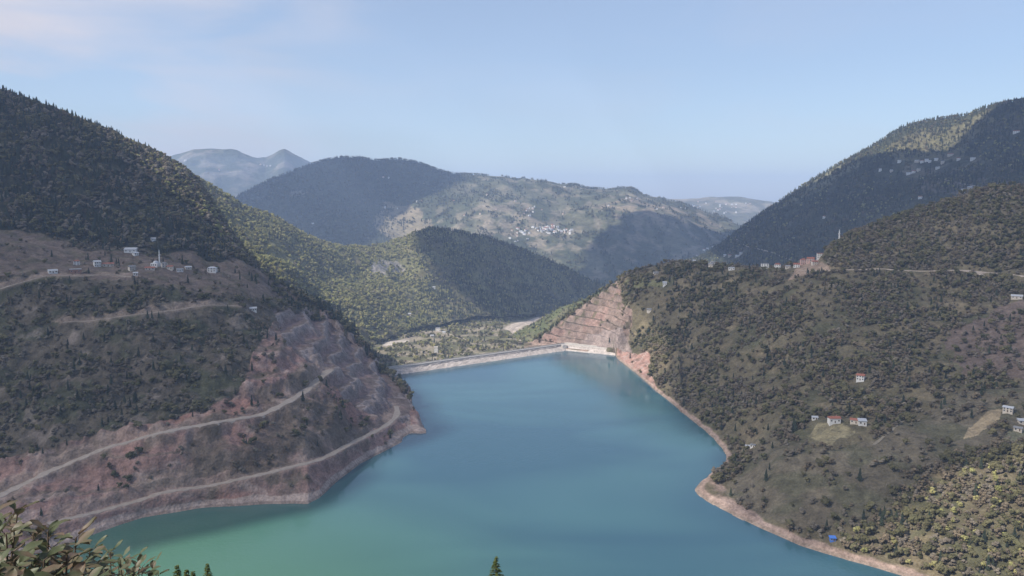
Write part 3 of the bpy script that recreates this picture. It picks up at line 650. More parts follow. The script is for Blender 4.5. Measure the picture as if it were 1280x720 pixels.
# ------------------------------------------------------------------ dam
def dam():
    root = empty('dam', DAM_K); tag(root, 'long pale dam crest with low parapets closing off the far end of the lake', 'dam')
    def off(a, b, d):
        t = (b - a).normalized(); return Vector((t.y, -t.x, 0)) * d            # towards the lake
    def section(a, b, prof, na, nb):
        """profile [(offset to lake, z)] swept from a to b, subdivided; na/nb mitre normals"""
        return [[a + na * o + Vector((0, 0, z)) for o, z in prof], [b + nb * o + Vector((0, 0, z)) for o, z in prof]]
    A, K, B = DAM_L + (DAM_L - DAM_K).normalized() * 40, DAM_K, DAM_R + (DAM_R - DAM_K).normalized() * 16
    n1 = off(A, K, 1); n2 = off(K, B, 1); nk = (n1 + n2).normalized() / math.cos(n1.angle(n2) / 2)
    def sweep(name, prof, m, rough=0.0, step=6, seg=(0, 1)):
        v, f = [], []; rows = []
        for (a, b, na, nb) in ((A, K, n1, nk), (K, B, nk, n2)):
            n = int((b - a).length / step)
            for i in range(n + (1 if b is B else 0)):
                t = i / n; p = a.lerp(b, t); q = na.lerp(nb, t)
                rows.append([p + q * (o + rough * random.uniform(-1, 1)) + Vector((0, 0, z + rough * random.uniform(-.5, .5))) for o, z in prof])
        np_ = len(prof)
        for r in rows: v += [tuple(p - DAM_K) for p in r]
        for i in range(len(rows) - 1):
            for k in range(np_ - 1): f.append((i*np_+k, i*np_+k+1, (i+1)*np_+k+1, (i+1)*np_+k))
        f.append(tuple(range(np_))); f.append(tuple((len(rows)-1)*np_ + k for k in reversed(range(np_))))
        return link(bpy.data.objects.new(name, mesh_from(name, v, f, [m])), root)
    up = [(32 - i * 1.9, -9.5 + i * 1.15) for i in range(14)]
    sweep('upstream_face', up + [(6.8, 6.6), (6.2, 7.8), (6.2, -12), (32, -12)], M['riprap'], .45, 4)
    sweep('embankment', [(6, -12), (6, 8.0), (-6, 8.0), (-150, -88), (-150, -95)], M['riprap'], .2, 8)
    sweep('crest_road', [(4.6, 8.05), (4.6, 8.35), (-4.6, 8.35), (-4.6, 8.05)], M['asphalt'])
    sweep('parapet', [(5.6, 8.0), (5.6, 9.5), (5.2, 9.5), (5.2, 8.0)], M['concrete'])
    sweep('parapet', [(-5.2, 8.0), (-5.2, 9.5), (-5.6, 9.5), (-5.6, 8.0)], M['concrete'])
    hut = MB().box(-4, 4, 6.2, 12, -8, 9.2); hut.v = [(x, y, z) for x, y, z in hut.v]
    h = hut.build('intake_block', M['concrete'], root); h.rotation_euler = (0, 0, R(15)); h.location = (0, -22, 0)
    return root
dam()
# paved apron on the right abutment and the spillway rim
ap = MB(); c = DAM_K.lerp(DAM_R, .55)
for k, (o, z, wd) in enumerate(((14, 9.2, 8), (24, 12.5, 6))):
    a = DAM_K + Vector((4, o, 0)); b = DAM_R + Vector((10, o + 8, 0)); d = (b - a).normalized(); nrm = Vector((-d.y, d.x, 0)) * wd / 2
    ap.prism([tuple(a - nrm + Vector((0, 0, z - 8))), tuple(b - nrm + Vector((0, 0, z - 8))), tuple(b + nrm + Vector((0, 0, z - 8))), tuple(a + nrm + Vector((0, 0, z - 8)))],
             [tuple(a - nrm + Vector((0, 0, z))), tuple(b - nrm + Vector((0, 0, z))), tuple(b + nrm + Vector((0, 0, z))), tuple(a + nrm + Vector((0, 0, z)))])
tag(ap.build('spillway_terrace', M['riprap']), 'stepped concrete terrace beside the right end of the dam', 'terrace')

# ------------------------------------------------------------------ unseen clouds overhead, outlined to throw the broad shadows on the hills
def cloud_mat(opacity):
    mc = bpy.data.materials.new('cloud'); mc.use_nodes = True; t = mc.node_tree; t.nodes.clear()
    df = nd(t, 'ShaderNodeBsdfDiffuse'); df.inputs['Color'].default_value = (.9, .9, .92, 1); tl = nd(t, 'ShaderNodeBsdfTranslucent'); tl.inputs['Color'].default_value = (.9, .9, .92, 1)
    ms = nd(t, 'ShaderNodeMixShader'); ms.inputs[0].default_value = .5; t.links.new(df.outputs[0], ms.inputs[1]); t.links.new(tl.outputs[0], ms.inputs[2])
    tr = nd(t, 'ShaderNodeBsdfTransparent'); m2 = nd(t, 'ShaderNodeMixShader'); m2.inputs[0].default_value = opacity
    t.links.new(tr.outputs[0], m2.inputs[1]); t.links.new(ms.outputs[0], m2.inputs[2]); out = nd(t, 'ShaderNodeOutputMaterial'); t.links.new(m2.outputs[0], out.inputs[0])
    return mc
THIN, MIDC, THICK = cloud_mat(.38), cloud_mat(.54), cloud_mat(.93)
def cloud(ground, alt, seed, ragged=120, thick=220, mc=None):
    mc = mc or THICK
    """a flat-based cloud at height alt whose shadow falls over the given ground outline"""
    poly = [(g[0] + SUN.x / SUN.z * (alt - g[2]), g[1] + SUN.y / SUN.z * (alt - g[2])) for g in ground]
    xs = [p[0] for p in poly]; ys = [p[1] for p in poly]; m_ = ragged * 1.5
    n = 130; GX, GY = np.meshgrid(np.linspace(min(xs) - m_, max(xs) + m_, n), np.linspace(min(ys) - m_, max(ys) + m_, n))
    best = np.full(GX.shape, 1e9)
    for i in range(len(poly)):
        a = poly[i]; b = poly[(i + 1) % len(poly)]; dx, dy = b[0]-a[0], b[1]-a[1]; L = dx*dx + dy*dy + 1e-6
        tt = np.clip(((GX-a[0])*dx + (GY-a[1])*dy) / L, 0, 1); best = np.minimum(best, np.hypot(GX - a[0] - tt*dx, GY - a[1] - tt*dy))
    sdv = np.where(inpoly(poly, GX, GY), best, -best) + ragged * fbm(GX, GY, ragged * 4, 5, seed)
    h = np.sqrt(np.clip(sdv, 0, thick * 2) / (thick * 2)) * thick * (1 + .7 * fbm(GX, GY, 350, 5, seed + 3)); ins = sdv > 0
    zt = alt + h; zb = alt - .18 * h
    idx = np.arange(n * n).reshape(n, n); cell = ins[:-1, :-1] & ins[1:, :-1] & ins[:-1, 1:] & ins[1:, 1:]
    v = np.concatenate([np.stack([GX, GY, zt], -1).reshape(-1, 3), np.stack([GX, GY, zb], -1).reshape(-1, 3)]); f = []
    N = n * n
    for r_, c_ in zip(*np.nonzero(cell)):
        a, b, c2, d = idx[r_, c_], idx[r_, c_+1], idx[r_+1, c_+1], idx[r_+1, c_]
        f.append((a, b, c2, d)); f.append((a + N, d + N, c2 + N, b + N))
        if r_ == 0 or not cell[r_-1, c_]: f.append((a, a + N, b + N, b))
        if r_ == n-2 or not cell[r_+1, c_]: f.append((c2, c2 + N, d + N, d))
        if c_ == 0 or not cell[r_, c_-1]: f.append((d, d + N, a + N, a))
        if c_ == n-2 or not cell[r_, c_+1]: f.append((b, b + N, c2 + N, c2))
    used = np.unique(np.array(f)); re = np.full(2 * N, -1); re[used] = np.arange(len(used))
    me = mesh_from('cloud', v[used], [tuple(int(re[i]) for i in q) for q in f], [mc], smooth=True)
    o = link(bpy.data.objects.new('cloud', me)); tag(o, kind='structure'); return o
def gp(*pts): return [tuple(P(a, b, D)) for a, b, D in pts]
# left hill and most of the lake shore below it
cloud(gp((-900, 200, 1000), (-900, 800, 500)) + gp((0, 722, 490), (130, 680, 560), (250, 650, 600), (395, 640, 650), (450, 592, 760), (540, 552, 870), (522, 510, 1000), (505, 460, 1180), (478, 445, 1420), (455, 425, 1560), (430, 405, 1500), (400, 370, 1350), (360, 348, 1290),
      (312, 322, 1290), (250, 275, 1320), (187, 230, 1370), (120, 180, 1420), (60, 142, 1500), (-60, 90, 1600), (-500, -50, 1500)), 2100, 3, 26, 160, MIDC)
cloud(gp((880, 560, 820), (900, 630, 640), (1000, 690, 570), (1120, 680, 590), (1180, 650, 600), (1300, 600, 620), (1600, 540, 650), (1500, 260, 1250), (1280, 225, 1400), (1150, 262, 1350), (1040, 300, 1330), (940, 338, 1400), (850, 330, 1550), (790, 338, 1600),
         (790, 380, 1450), (830, 420, 1200), (820, 470, 1120)), 2300, 5, 40, 140, THIN)
cloud(gp((270, 300, 5400), (290, 240, 6300), (430, 190, 6600), (520, 195, 6600), (570, 212, 6400), (590, 235, 5700), (540, 256, 5300), (480, 270, 5000), (468, 300, 4600), (455, 330, 4300), (300, 330, 4500)), 2600, 7, 60, 300)
cloud(gp((690, 345, 3900), (770, 275, 4950), (800, 270, 5000), (850, 285, 5000), (900, 296, 5200), (960, 300, 5200), (900, 330, 4400), (800, 360, 3900)), 2700, 11, 120, 250)  # added out of view to darken the low spurs instead of another ridge
cloud(gp((520, 284, 3050), (512, 305, 2800), (540, 335, 2620), (580, 362, 2480), (620, 386, 2400), (660, 393, 2500), (700, 396, 2800), (780, 400, 3300), (790, 360, 3500), (700, 325, 3350), (600, 285, 3200), (545, 278, 3150)), 2500, 13, 26, 180)  # added out of view to darken the right face of the knoll
cloud(gp((900, 325, 2900), (885, 312, 3600), (935, 284, 3500), (1000, 262, 3300), (1080, 214, 3150), (1120, 200, 3050), (1180, 196, 2900), (1205, 172, 2950), (1240, 150, 3000), (1280, 130, 3100), (1500, 60, 3000), (1500, 260, 1600), (1280, 260, 1900), (1100, 300, 2200), (950, 345, 2500)), 2700, 17, 40, 220)

# ------------------------------------------------------------------ haze
zx = MB().box(-15000, 15000, -3000, 17000, -200, 760)
hz = bpy.data.materials.new('haze'); hz.use_nodes = True; t = hz.node_tree; t.nodes.clear()
pv = nd(t, 'ShaderNodeVolumePrincipled'); pv.inputs['Color'].default_value = (*HAZE_COLOR, 1); pv.inputs['Density'].default_value = HAZE_DENSITY; pv.inputs['Anisotropy'].default_value = 0.0
oo = nd(t, 'ShaderNodeOutputMaterial'); t.links.new(pv.outputs[0], oo.inputs['Volume'])
ho = zx.build('haze', hz); tag(ho, kind='stuff')

# ------------------------------------------------------------------ trees
def ico(sub):
    import bmesh
    bm = bmesh.new(); bmesh.ops.create_icosphere(bm, subdivisions=sub, radius=1)
    v = np.array([p.co[:] for p in bm.verts]); f = [tuple(x.index for x in p.verts) for p in bm.faces]; bm.free(); return v, f
ICO1, ICO2 = ico(1), ico(2)
def crown_broad(rs, lobes=7, cards=150, wide=.42, low=.18, lobe_r=(.17, .27)):
    v, f = [], []; cs = []
    for i in range(lobes):
        a = rs.uniform(0, 6.28); rr = wide * .62 * math.sqrt(rs.uniform(0, 1)) if i else 0
        c = np.array([rr * math.cos(a), rr * math.sin(a), rs.uniform(low + .2, .8) if i else .55]); r = rs.uniform(*lobe_r) * (1.15 if i == 0 else 1)
        V, Fc = ICO2 if lobes < 6 else ICO1; k = len(v)
        vv = V * (r * (1 + rs.uniform(-.28, .22, (len(V), 1)))) * np.array([1, 1, .85]) + c
        v += [tuple(p) for p in vv]; f += [tuple(k + j for j in t) for t in Fc]; cs.append((c, r))
    for i in range(cards):
        c, r = cs[rs.integers(len(cs))]; d = rs.normal(size=3); d /= np.linalg.norm(d)
        p = c + d * r * rs.uniform(.85, 1.25) * np.array([1, 1, .9]); s = rs.uniform(.03, .065)
        a = rs.normal(size=3); a -= a.dot(d) * d * .6; a /= np.linalg.norm(a); b = np.cross(d + rs.normal(size=3) * .4, a); b /= np.linalg.norm(b) + 1e-6
        k = len(v); v += [tuple(p + a * s), tuple(p + b * s * .9), tuple(p - a * s), tuple(p - b * s * .8)]; f.append((k, k+1, k+2, k+3))
    return v, f
def crown_conifer(rs, tiers=9, seg=9, wide=.2, z0=.1):
    v, f = [], []
    for t in range(tiers):
        u = t / tiers; z = z0 + (1 - z0) * u; r = wide * (1 - u) ** .85 * rs.uniform(.85, 1.12); hgt = (1 - z0) / tiers * 1.9
        k = len(v); ox, oy = rs.normal(size=2) * .006
        v.append((ox, oy, min(z + hgt, 1.0)))
        n = seg * 2; ph = rs.uniform(0, 6.28)
        for j in range(n):
            a = ph + 6.2832 * j / n; q = r * (rs.uniform(.85, 1.2) if j % 2 else rs.uniform(.45, .65))
            v.append((ox + q * math.cos(a), oy + q * math.sin(a), z - (.03 if j % 2 else -.01) + rs.uniform(-.012, .012)))
        for j in range(n): f.append((k, k + 1 + j, k + 1 + (j + 1) % n))
        v.append((ox, oy, z + .02)); c = len(v) - 1
        for j in range(n): f.append((c, k + 1 + (j + 1) % n, k + 1 + j))
    return v, f
def trunk_mesh(h, r, rs):
    m_ = MB(); m_.tube([(0, 0, -.12), (rs.uniform(-.01, .01), 0, h * .5), (rs.uniform(-.02, .02), rs.uniform(-.02, .02), h)], [r, r * .75, r * .35], 6)
    for i in range(3):
        a = rs.uniform(0, 6.28); z = h * rs.uniform(.45, .8)
        m_.tube([(0, 0, z), (.14 * math.cos(a), .14 * math.sin(a), z + .12)], [r * .5, r * .2], 5)
    return m_.v, m_.f
tr_rs = np.random.default_rng(11)
KINDS = ['green', 'russet', 'conifer', 'yellow', 'grey']
TREES = {}                                   # kind -> list of (crown mesh, trunk mesh, joined mesh object)
for k in KINDS:
    TREES[k] = []
    for q in range(3):
        if k == 'conifer': v, f = crown_conifer(tr_rs, tiers=8 + q, wide=.17 + .03 * q)
        elif k == 'grey': v, f = crown_broad(tr_rs, 5, 130, .55, -.1, (.16, .24))
        elif k == 'russet': v, f = crown_broad(tr_rs, 10, 190, .6, -.1, (.10, .22))
        else: v, f = crown_broad(tr_rs, 10, 190, .5, .05, (.11, .23))
        tv, tf = trunk_mesh(.75 if k == 'conifer' else .5, .022, tr_rs)
        cm_ = mesh_from('crown', v, f, [M['leaf_' + k]]); tm_ = mesh_from('trunk', tv, tf, [M['bark']])
        n0 = len(v); j = mesh_from('tree', v + tv, f + [tuple(n0 + x for x in p) for p in tf], [M['leaf_' + k], M['bark']], [0] * len(f) + [1] * len(tf))
        TREES[k].append((cm_, tm_, bpy.data.objects.new(k + '_tree', j)))

def scatter(S, dens, n_per_m2, seed, kinds, size, lim=(-190, 1480)):
    """dens: array 0..1; kinds: {kind: weight array or number}; size {kind:(lo,hi)} -> list of points"""
    rs = np.random.default_rng(seed)
    X, Y, Z = S.X, S.Y, S.Z
    ax = X[:-1, 1:] - X[:-1, :-1]; ay = Y[:-1, 1:] - Y[:-1, :-1]; bx_ = X[1:, :-1] - X[:-1, :-1]; by_ = Y[1:, :-1] - Y[:-1, :-1]
    area = np.abs(ax * by_ - ay * bx_)
    d = dens * S.front * (S.QX > lim[0]) * (S.QX < lim[1]) * (S.QY < 760) * (Z > 3.5 if S in (L1, R1) else 1)
    wgt = area * d[:-1, :-1] * n_per_m2
    n = rs.poisson(np.minimum(wgt, 6)); r_, c_ = np.nonzero(n); rep = n[r_, c_]; r_ = np.repeat(r_, rep); c_ = np.repeat(c_, rep)
    u = rs.random(len(r_)); v = rs.random(len(r_))
    def bil(A): return (A[r_, c_] * (1-u) * (1-v) + A[r_, c_+1] * u * (1-v) + A[r_+1, c_] * (1-u) * v + A[r_+1, c_+1] * u * v)
    pts = np.stack([bil(X), bil(Y), bil(Z)], -1)
    W = np.stack([np.broadcast_to(np.asarray(wt, float), X.shape)[r_, c_] + 1e-4 for wt in kinds.values()], -1); W /= W.sum(1, keepdims=True)
    ki = (rs.random(len(r_))[:, None] > np.cumsum(W, 1)).sum(1).clip(0, len(kinds) - 1)
    kn = list(kinds.keys()); gid = np.array([KINDS.index(q) for q in kn])[ki]
    lo = np.array([size[q][0] for q in kn])[ki]; hi = np.array([size[q][1] for q in kn])[ki]
    s = lo + (hi - lo) * rs.random(len(r_)) ** 1.4
    var = rs.integers(0, 3, len(r_))
    return dict(p=pts, k=gid, v=var, s=s, rot=rs.random(len(r_)) * 6.283, w=rs.uniform(.9, 1.35, len(r_)) ** np.where(gid == 2, .2, 1))
def cut(d, m_): return {k: a[m_] for k, a in d.items()}
def forest(name, d, label):
    me = bpy.data.meshes.new(name); n = len(d['p']); me.vertices.add(n); me.vertices.foreach_set('co', d['p'].astype(np.float32).ravel())
    a = me.attributes.new('sort', 'INT', 'POINT'); a.data.foreach_set('value', (d['k'] * 3 + d['v']).astype(np.int32))
    a = me.attributes.new('turn', 'FLOAT_VECTOR', 'POINT'); r3 = np.zeros((n, 3), np.float32); r3[:, 2] = d['rot']; a.data.foreach_set('vector', r3.ravel())
    a = me.attributes.new('size', 'FLOAT_VECTOR', 'POINT'); s3 = np.stack([d['s'] * d['w'], d['s'] * d['w'], d['s']], -1).astype(np.float32); a.data.foreach_set('vector', s3.ravel())
    o = link(bpy.data.objects.new(name, me)); tag(o, kind='stuff', label=label)
    ng = bpy.data.node_groups.new(name, 'GeometryNodeTree'); ng.is_modifier = True
    ng.interface.new_socket('Geometry', in_out='INPUT', socket_type='NodeSocketGeometry'); ng.interface.new_socket('Geometry', in_out='OUTPUT', socket_type='NodeSocketGeometry')
    gi = ng.nodes.new('NodeGroupInput'); go = ng.nodes.new('NodeGroupOutput'); jn = ng.nodes.new('GeometryNodeJoinGeometry')
    def attr(nm, ty):
        q = ng.nodes.new('GeometryNodeInputNamedAttribute'); q.data_type = ty; q.inputs['Name'].default_value = nm; return q.outputs['Attribute']
    srt, trn, siz = attr('sort', 'INT'), attr('turn', 'FLOAT_VECTOR'), attr('size', 'FLOAT_VECTOR')
    for q in np.unique(d['k'] * 3 + d['v']):
        oi = ng.nodes.new('GeometryNodeObjectInfo'); oi.inputs['Object'].default_value = TREES[KINDS[q // 3]][q % 3][2]; oi.inputs['As Instance'].default_value = True
        cmp_ = ng.nodes.new('FunctionNodeCompare'); cmp_.data_type = 'INT'; cmp_.operation = 'EQUAL'; ng.links.new(srt, cmp_.inputs[2]); cmp_.inputs[3].default_value = int(q)
        ip = ng.nodes.new('GeometryNodeInstanceOnPoints'); ng.links.new(gi.outputs[0], ip.inputs['Points']); ng.links.new(cmp_.outputs[0], ip.inputs['Selection'])
        ng.links.new(oi.outputs['Geometry'], ip.inputs['Instance']); ng.links.new(trn, ip.inputs['Rotation']); ng.links.new(siz, ip.inputs['Scale'])
        ng.links.new(ip.outputs[0], jn.inputs[0])
    ng.links.new(jn.outputs[0], go.inputs[0])
    md = o.modifiers.new('trees', 'NODES'); md.node_group = ng
    print('forest', name, n); return o
def keep_clear(S, d, spots, r, front=2.2):
    """no trees on a building plot or right in front of it"""
    for p in spots:
        L = math.hypot(p[0], p[1]); ux, uy = p[0] / L, p[1] / L
        dx = d['p'][:, 0] - p[0]; dy = d['p'][:, 1] - p[1]; al = dx * ux + dy * uy; la = np.abs(dx * uy - dy * ux)
        d = cut(d, ~((la < r * .8) & (al < r) & (al > -r * front)))
    return d
def off_roads(d, r=7):
    ok = np.ones(len(d['p']), bool)
    for nme, p, half, m, lb in roads:
        for a in p[::2]: ok &= (np.hypot(d['p'][:, 0] - a[0], d['p'][:, 1] - a[1] + 3) > half + r)
    return cut(d, ok)
CLEAR = {'L1': [], 'R1': [], 'L2': [], 'VF': [], 'R2': []}

# ------------------------------------------------------------------ buildings
def building(S, px, py, w_, d_, h, yaw, wall, roof, label, kind='gable', cat='house', name='house', floors=1, cols=3, group=None, key=None, porch=False):
    if S is L1 or S is R1: w_, d_, h = w_ * .85, d_ * .85, h * .85
    p = spot(S, px, py); a = math.degrees(math.atan2(p.x, p.y))
    root = empty(name, p, R(-a + yaw)); tag(root, label, cat, group)
    if key: CLEAR[key].append((p.x, p.y, p.z, max(w_, d_)))
    MB().box(-w_/2, w_/2, -d_/2, d_/2, -4, h).build('wall', M[wall], root)
    m_ = MB(); o = .5
    if kind == 'gable':
        rh = d_ * .28
        m_.prism([(-w_/2-o, -d_/2-o, h+.02), (-w_/2-o, d_/2+o, h+.02), (-w_/2-o, 0, h+rh)], [(w_/2+o, -d_/2-o, h+.02), (w_/2+o, d_/2+o, h+.02), (w_/2+o, 0, h+rh)])
    elif kind == 'hip':
        rh = d_ * .25; i = 0
        m_.v = [(-w_/2-o, -d_/2-o, h+.02), (w_/2+o, -d_/2-o, h+.02), (w_/2+o, d_/2+o, h+.02), (-w_/2-o, d_/2+o, h+.02), (-w_/2+d_*.45, 0, h+rh), (w_/2-d_*.45, 0, h+rh)]
        m_.f = [(0, 3, 2, 1), (0, 1, 5, 4), (1, 2, 5), (2, 3, 4, 5), (3, 0, 4)]
    elif kind == 'shed':
        m_.prism([(-w_/2-o, -d_/2-o, h+.02), (-w_/2-o, d_/2+o, h+.02), (-w_/2-o, d_/2+o, h+d_*.3), (-w_/2-o, -d_/2-o, h+.3)], [(w_/2+o, -d_/2-o, h+.02), (w_/2+o, d_/2+o, h+.02), (w_/2+o, d_/2+o, h+d_*.3), (w_/2+o, -d_/2-o, h+.3)])
    else:
        m_.box(-w_/2-.3, w_/2+.3, -d_/2-.3, d_/2+.3, h+.02, h+.45)
    rf = m_.build('roof', M[roof], root)
    if h > 4 and kind in ('gable', 'hip'):
        MB().box(w_*.18, w_*.18+.7, .3, 1.0, h, h + d_*.28 + 1).build('chimney', M['brick'], rf)
    fh = h / floors
    for fl in range(floors):
        for c in range(cols):
            x = (-.5 + (c + .5) / cols) * w_; z = fl * fh + fh * .38; ww = min(1.3, w_ / cols * .45)
            if fl == 0 and c == cols // 2:
                MB().box(x-.5, x+.5, -d_/2-.06, -d_/2-.005, .1, 2.1).build('door', M['wood'], root)
            else:
                wn_ = MB().box(x-ww/2-.12, x+ww/2+.12, -d_/2-.05, -d_/2-.005, z-.12, z+1.32).build('window', M['cream' if wall == 'white' else 'white'], root)
                MB().box(x-ww/2, x+ww/2, -d_/2-.08, -d_/2-.052, z, z+1.2).build('pane', M['glass'], wn_)
    if porch:
        b_ = MB().box(-w_*.4, w_*.4, -d_/2-2.2, -d_/2-.01, fh-.2, fh)
        for x in (-w_*.39, w_*.37): b_.box(x, x+.3, -d_/2-2.2, -d_/2-1.9, -3, fh-.21)
        b_.build('balcony', M['concrete'], root)
    return root
B = building
for args in [
 (66, 341, 11, 7, 3.2, 10, 'white', 'tin', 'low pale shed at the left end of the hillside hamlet', 'gable'),
 (96, 331, 8, 7, 6, -8, 'white', 'tiles', 'small white two storey house above the brick farm building in the left hamlet', 'hip', 2),
 (94, 341, 14, 8, 5, -4, 'brick', 'tin', 'reddish brick farm building on the terrace in the left hamlet', 'flat', 1),
 (121, 333, 9, 8, 7, 12, 'white', 'tin', 'tall white house in the left hamlet beside the long low house', 'gable', 2),
 (135, 333, 15, 7, 4, 3, 'cream', 'tiles', 'long low cream house between the tall white house and the dark conifers', 'gable', 1),
 (164, 315, 18, 10, 4, -12, 'white', 'tin', 'wide building with a pale tin roof above the left hamlet', 'shed', 1),
 (170, 319, 8, 6, 3, 35, 'white', 'tin', 'small wing below the wide pale roofed building above the left hamlet', 'gable', 1),
 (191, 301, 7, 6, 3.5, 20, 'white', 'tin', 'tiny white hut alone at the forest edge above the mosque', 'gable', 1),
 (165, 338, 9, 7, 5, 25, 'cream', 'slate', 'cream house with grey roof below the field in the middle of the left hamlet', 'gable', 2),
 (170, 344, 6, 5, 3, 0, 'white', 'tin', 'lowest small white shed of the left hamlet', 'shed', 1),
 (188, 337, 13, 7, 3, -6, 'cream', 'tiles', 'low red roofed house just left of and below the mosque', 'gable', 1),
 (206, 334, 8, 8, 6, 10, 'cream', 'slate', 'two storey house right behind the mosque', 'hip', 2),
 (213, 337, 8, 6, 4, -20, 'cream', 'tiles', 'small house right of the mosque with a red roof', 'gable', 1),
 (225, 339, 9, 6, 3.5, 5, 'white', 'tin', 'flat white house right of the mosque by the path', 'flat', 1),
 (235, 336, 9, 6, 3, 15, 'cream', 'tin', 'pale low house behind the flat white one right of the mosque', 'gable', 1),
 (266, 340, 13, 9, 6, -18, 'white', 'tin', 'large white house standing alone at the right end of the left hamlet', 'hip', 2)]:
    B(L1, args[0], args[1], *args[2:8], args[8], kind=args[9], floors=args[10] if len(args) > 10 else 1, key='L1', cols=3 if args[2] > 8 else 2)
B(L1, 316, 388, 9, 6, 3, 0, 'white', 'tin', 'small white shed alone among bushes below the left hamlet', kind='shed', key='L1')
for args in [
 (914, 337, 11, 8, 4.5, 5, 'white', 'tin', 'low white building left of the two storey blocks on the right ridge', 'flat', 1),
 (888, 333, 9, 8, 5, -12, 'cream', 'slate', 'dull grey roofed house near the left end of the ridge village', 'gable', 1),
 (868, 328, 6, 6, 4, 0, 'white', 'tin', 'tiny white house farthest left on the ridge village crest', 'gable', 1),
 (891, 326, 8, 7, 4, 15, 'white', 'slate', 'small pale house behind the grey roofed one on the ridge', 'gable', 1),
 (955, 335, 14, 8, 8.5, 4, 'white', 'slate', 'white three storey block on the right ridge road', 'flat', 3),
 (972, 335, 11, 8, 7, -6, 'white', 'tiles', 'white house between the three storey block and the red hill village', 'hip', 2),
 (985, 336, 8, 7, 5, 12, 'cream', 'slate', 'small cream house half hidden by trees on the ridge road', 'gable', 1),
 (996, 334, 11, 8, 5.5, 0, 'white', 'tiles', 'white house at the foot of the village knoll', 'gable', 2),
 (1004, 329, 10, 9, 9, 14, 'pink', 'tiles', 'tall pink house on the left side of the village knoll', 'hip', 3),
 (1013, 326, 13, 9, 8, -10, 'pink', 'tiles', 'large red roofed pink house at the heart of the village knoll', 'gable', 3),
 (1021, 321, 10, 8, 9, 8, 'white', 'tiles', 'white house topmost on the village knoll', 'flat', 3),
 (1018, 331, 10, 7, 6, 20, 'cream', 'tiles', 'cream house lowest on the right side of the village knoll', 'gable', 2),
 (1009, 319, 9, 8, 6, -15, 'cream', 'slate', 'cream house behind the pink houses on the village knoll', 'gable', 2),
 (831, 356, 8, 7, 5, 0, 'white', 'tin', 'small bright white house among dark trees above the red cut', 'gable', 2),
 (819, 343, 10, 7, 4, 14, 'cream', 'slate', 'grey farmhouse on the crest just right of the red cut', 'gable', 1),
 (812, 389, 9, 6, 3.5, -10, 'cream', 'slate', 'dull shed halfway down beside the right edge of the red cut', 'gable', 1),
 (1077, 475, 9, 7, 6, -14, 'white', 'tiles', 'lone white two storey house in the middle of the right wood', 'gable', 2),
 (1018, 524, 6, 5, 3, 10, 'white', 'tin', 'tiny white hut left of the red roofed farmhouse above the meadow', 'gable', 1),
 (1042, 528, 12, 7, 5, 22, 'white', 'tiles', 'white farmhouse with red roof above the tan meadow', 'gable', 1),
 (1068, 529, 8, 6, 3.6, -8, 'cream', 'tiles', 'low brownish outbuilding right of the red roofed farmhouse', 'gable', 1),
 (1077, 531, 8, 6, 4, 12, 'white', 'tin', 'small white barn right of the meadow farmhouses', 'shed', 1),
 (934, 560, 5, 4, 3, 5, 'white', 'tin', 'white hut near the cove, left one of the close pair', 'gable', 1),
 (941, 559, 5.5, 4, 3, -16, 'white', 'slate', 'white hut near the cove with a grey roof, right one of the pair', 'flat', 1),
 (1260, 515, 9, 6, 4.6, -12, 'cream', 'tin', 'white house with pale roof at the top of the tan strip, far right', 'gable', 2),
 (1278, 530, 7, 5, 3, 20, 'cream', 'tin', 'pale house cut by the right edge below the tin roofed one', 'shed', 1),
 (1272, 539, 7, 5, 3, -10, 'cream', 'slate', 'little grey shed lowest at the far right', 'gable', 1),
 (1271, 373, 14, 8, 3.5, 0, 'cream', 'tin', 'long low pale building near the right edge below the hillside road', 'gable', 1)]:
    B(R1, args[0], args[1], *args[2:8], args[8], kind=args[9], floors=args[10], key='R1', cols=3 if args[2] > 8 else 2)
B(R1, 1041, 675, 4.6, 3.6, 2.6, 15, 'blue', 'blue', 'small bright blue hut close above the right shore', kind='shed', key='R1', name='hut', cat='hut', cols=2)
for args in [
 (547, 414, 13, 11, 9, 0, 'white', 'slate', 'big white house in the valley below the dam', 'flat', 2),
 (541, 421, 9, 7, 4, 10, 'cream', 'tin', 'low shed in front of the big white valley house', 'gable', 1),
 (556, 416, 8, 7, 4, -10, 'white', 'tin', 'small white hut right of the big white valley house', 'gable', 1),
 (545, 441, 9, 9, 13, 0, 'white', 'concrete', 'white tower block just behind the dam crest', 'flat', 3)]:
    B(VF, args[0], args[1], *args[2:8], args[8], kind=args[9], floors=args[10], key='VF', cols=3)
B(L2, 512, 394, 8, 7, 4, 0, 'cream', 'tin', 'tiny pale house low on the sunlit wooded spur', key='L2')
B(L2, 543, 360, 9, 7, 4, 0, 'white', 'tin', 'tiny white house on the bare flank left of the shaded knoll', key='L2')
ORD2 = ['first', 'second', 'third', 'fourth', 'fifth', 'sixth', 'seventh', 'eighth', 'ninth', 'tenth', 'eleventh', 'twelfth', 'thirteenth', 'fourteenth', 'fifteenth', 'sixteenth', 'seventeenth', 'eighteenth', 'nineteenth', 'twentieth', 'next to last', 'last']
r2h = [(1146, 202, 16), (1153, 203, 12), (1158, 202, 14), (1170, 200, 13), (1189, 195, 20), (1217, 200, 17), (1136, 218, 18), (1143, 216, 12), (1149, 214, 11), (1171, 211, 14), (1199, 200, 12), (1124, 203, 12), (1114, 214, 10), (1270, 166, 20), (1100, 214, 10),
       (923, 321, 18), (912, 321, 12), (926, 318, 12), (906, 320, 10), (1030, 273, 7), (1178, 204, 11), (1163, 203, 10), (1150, 248, 12), (1205, 240, 12), (1212, 236, 12)]
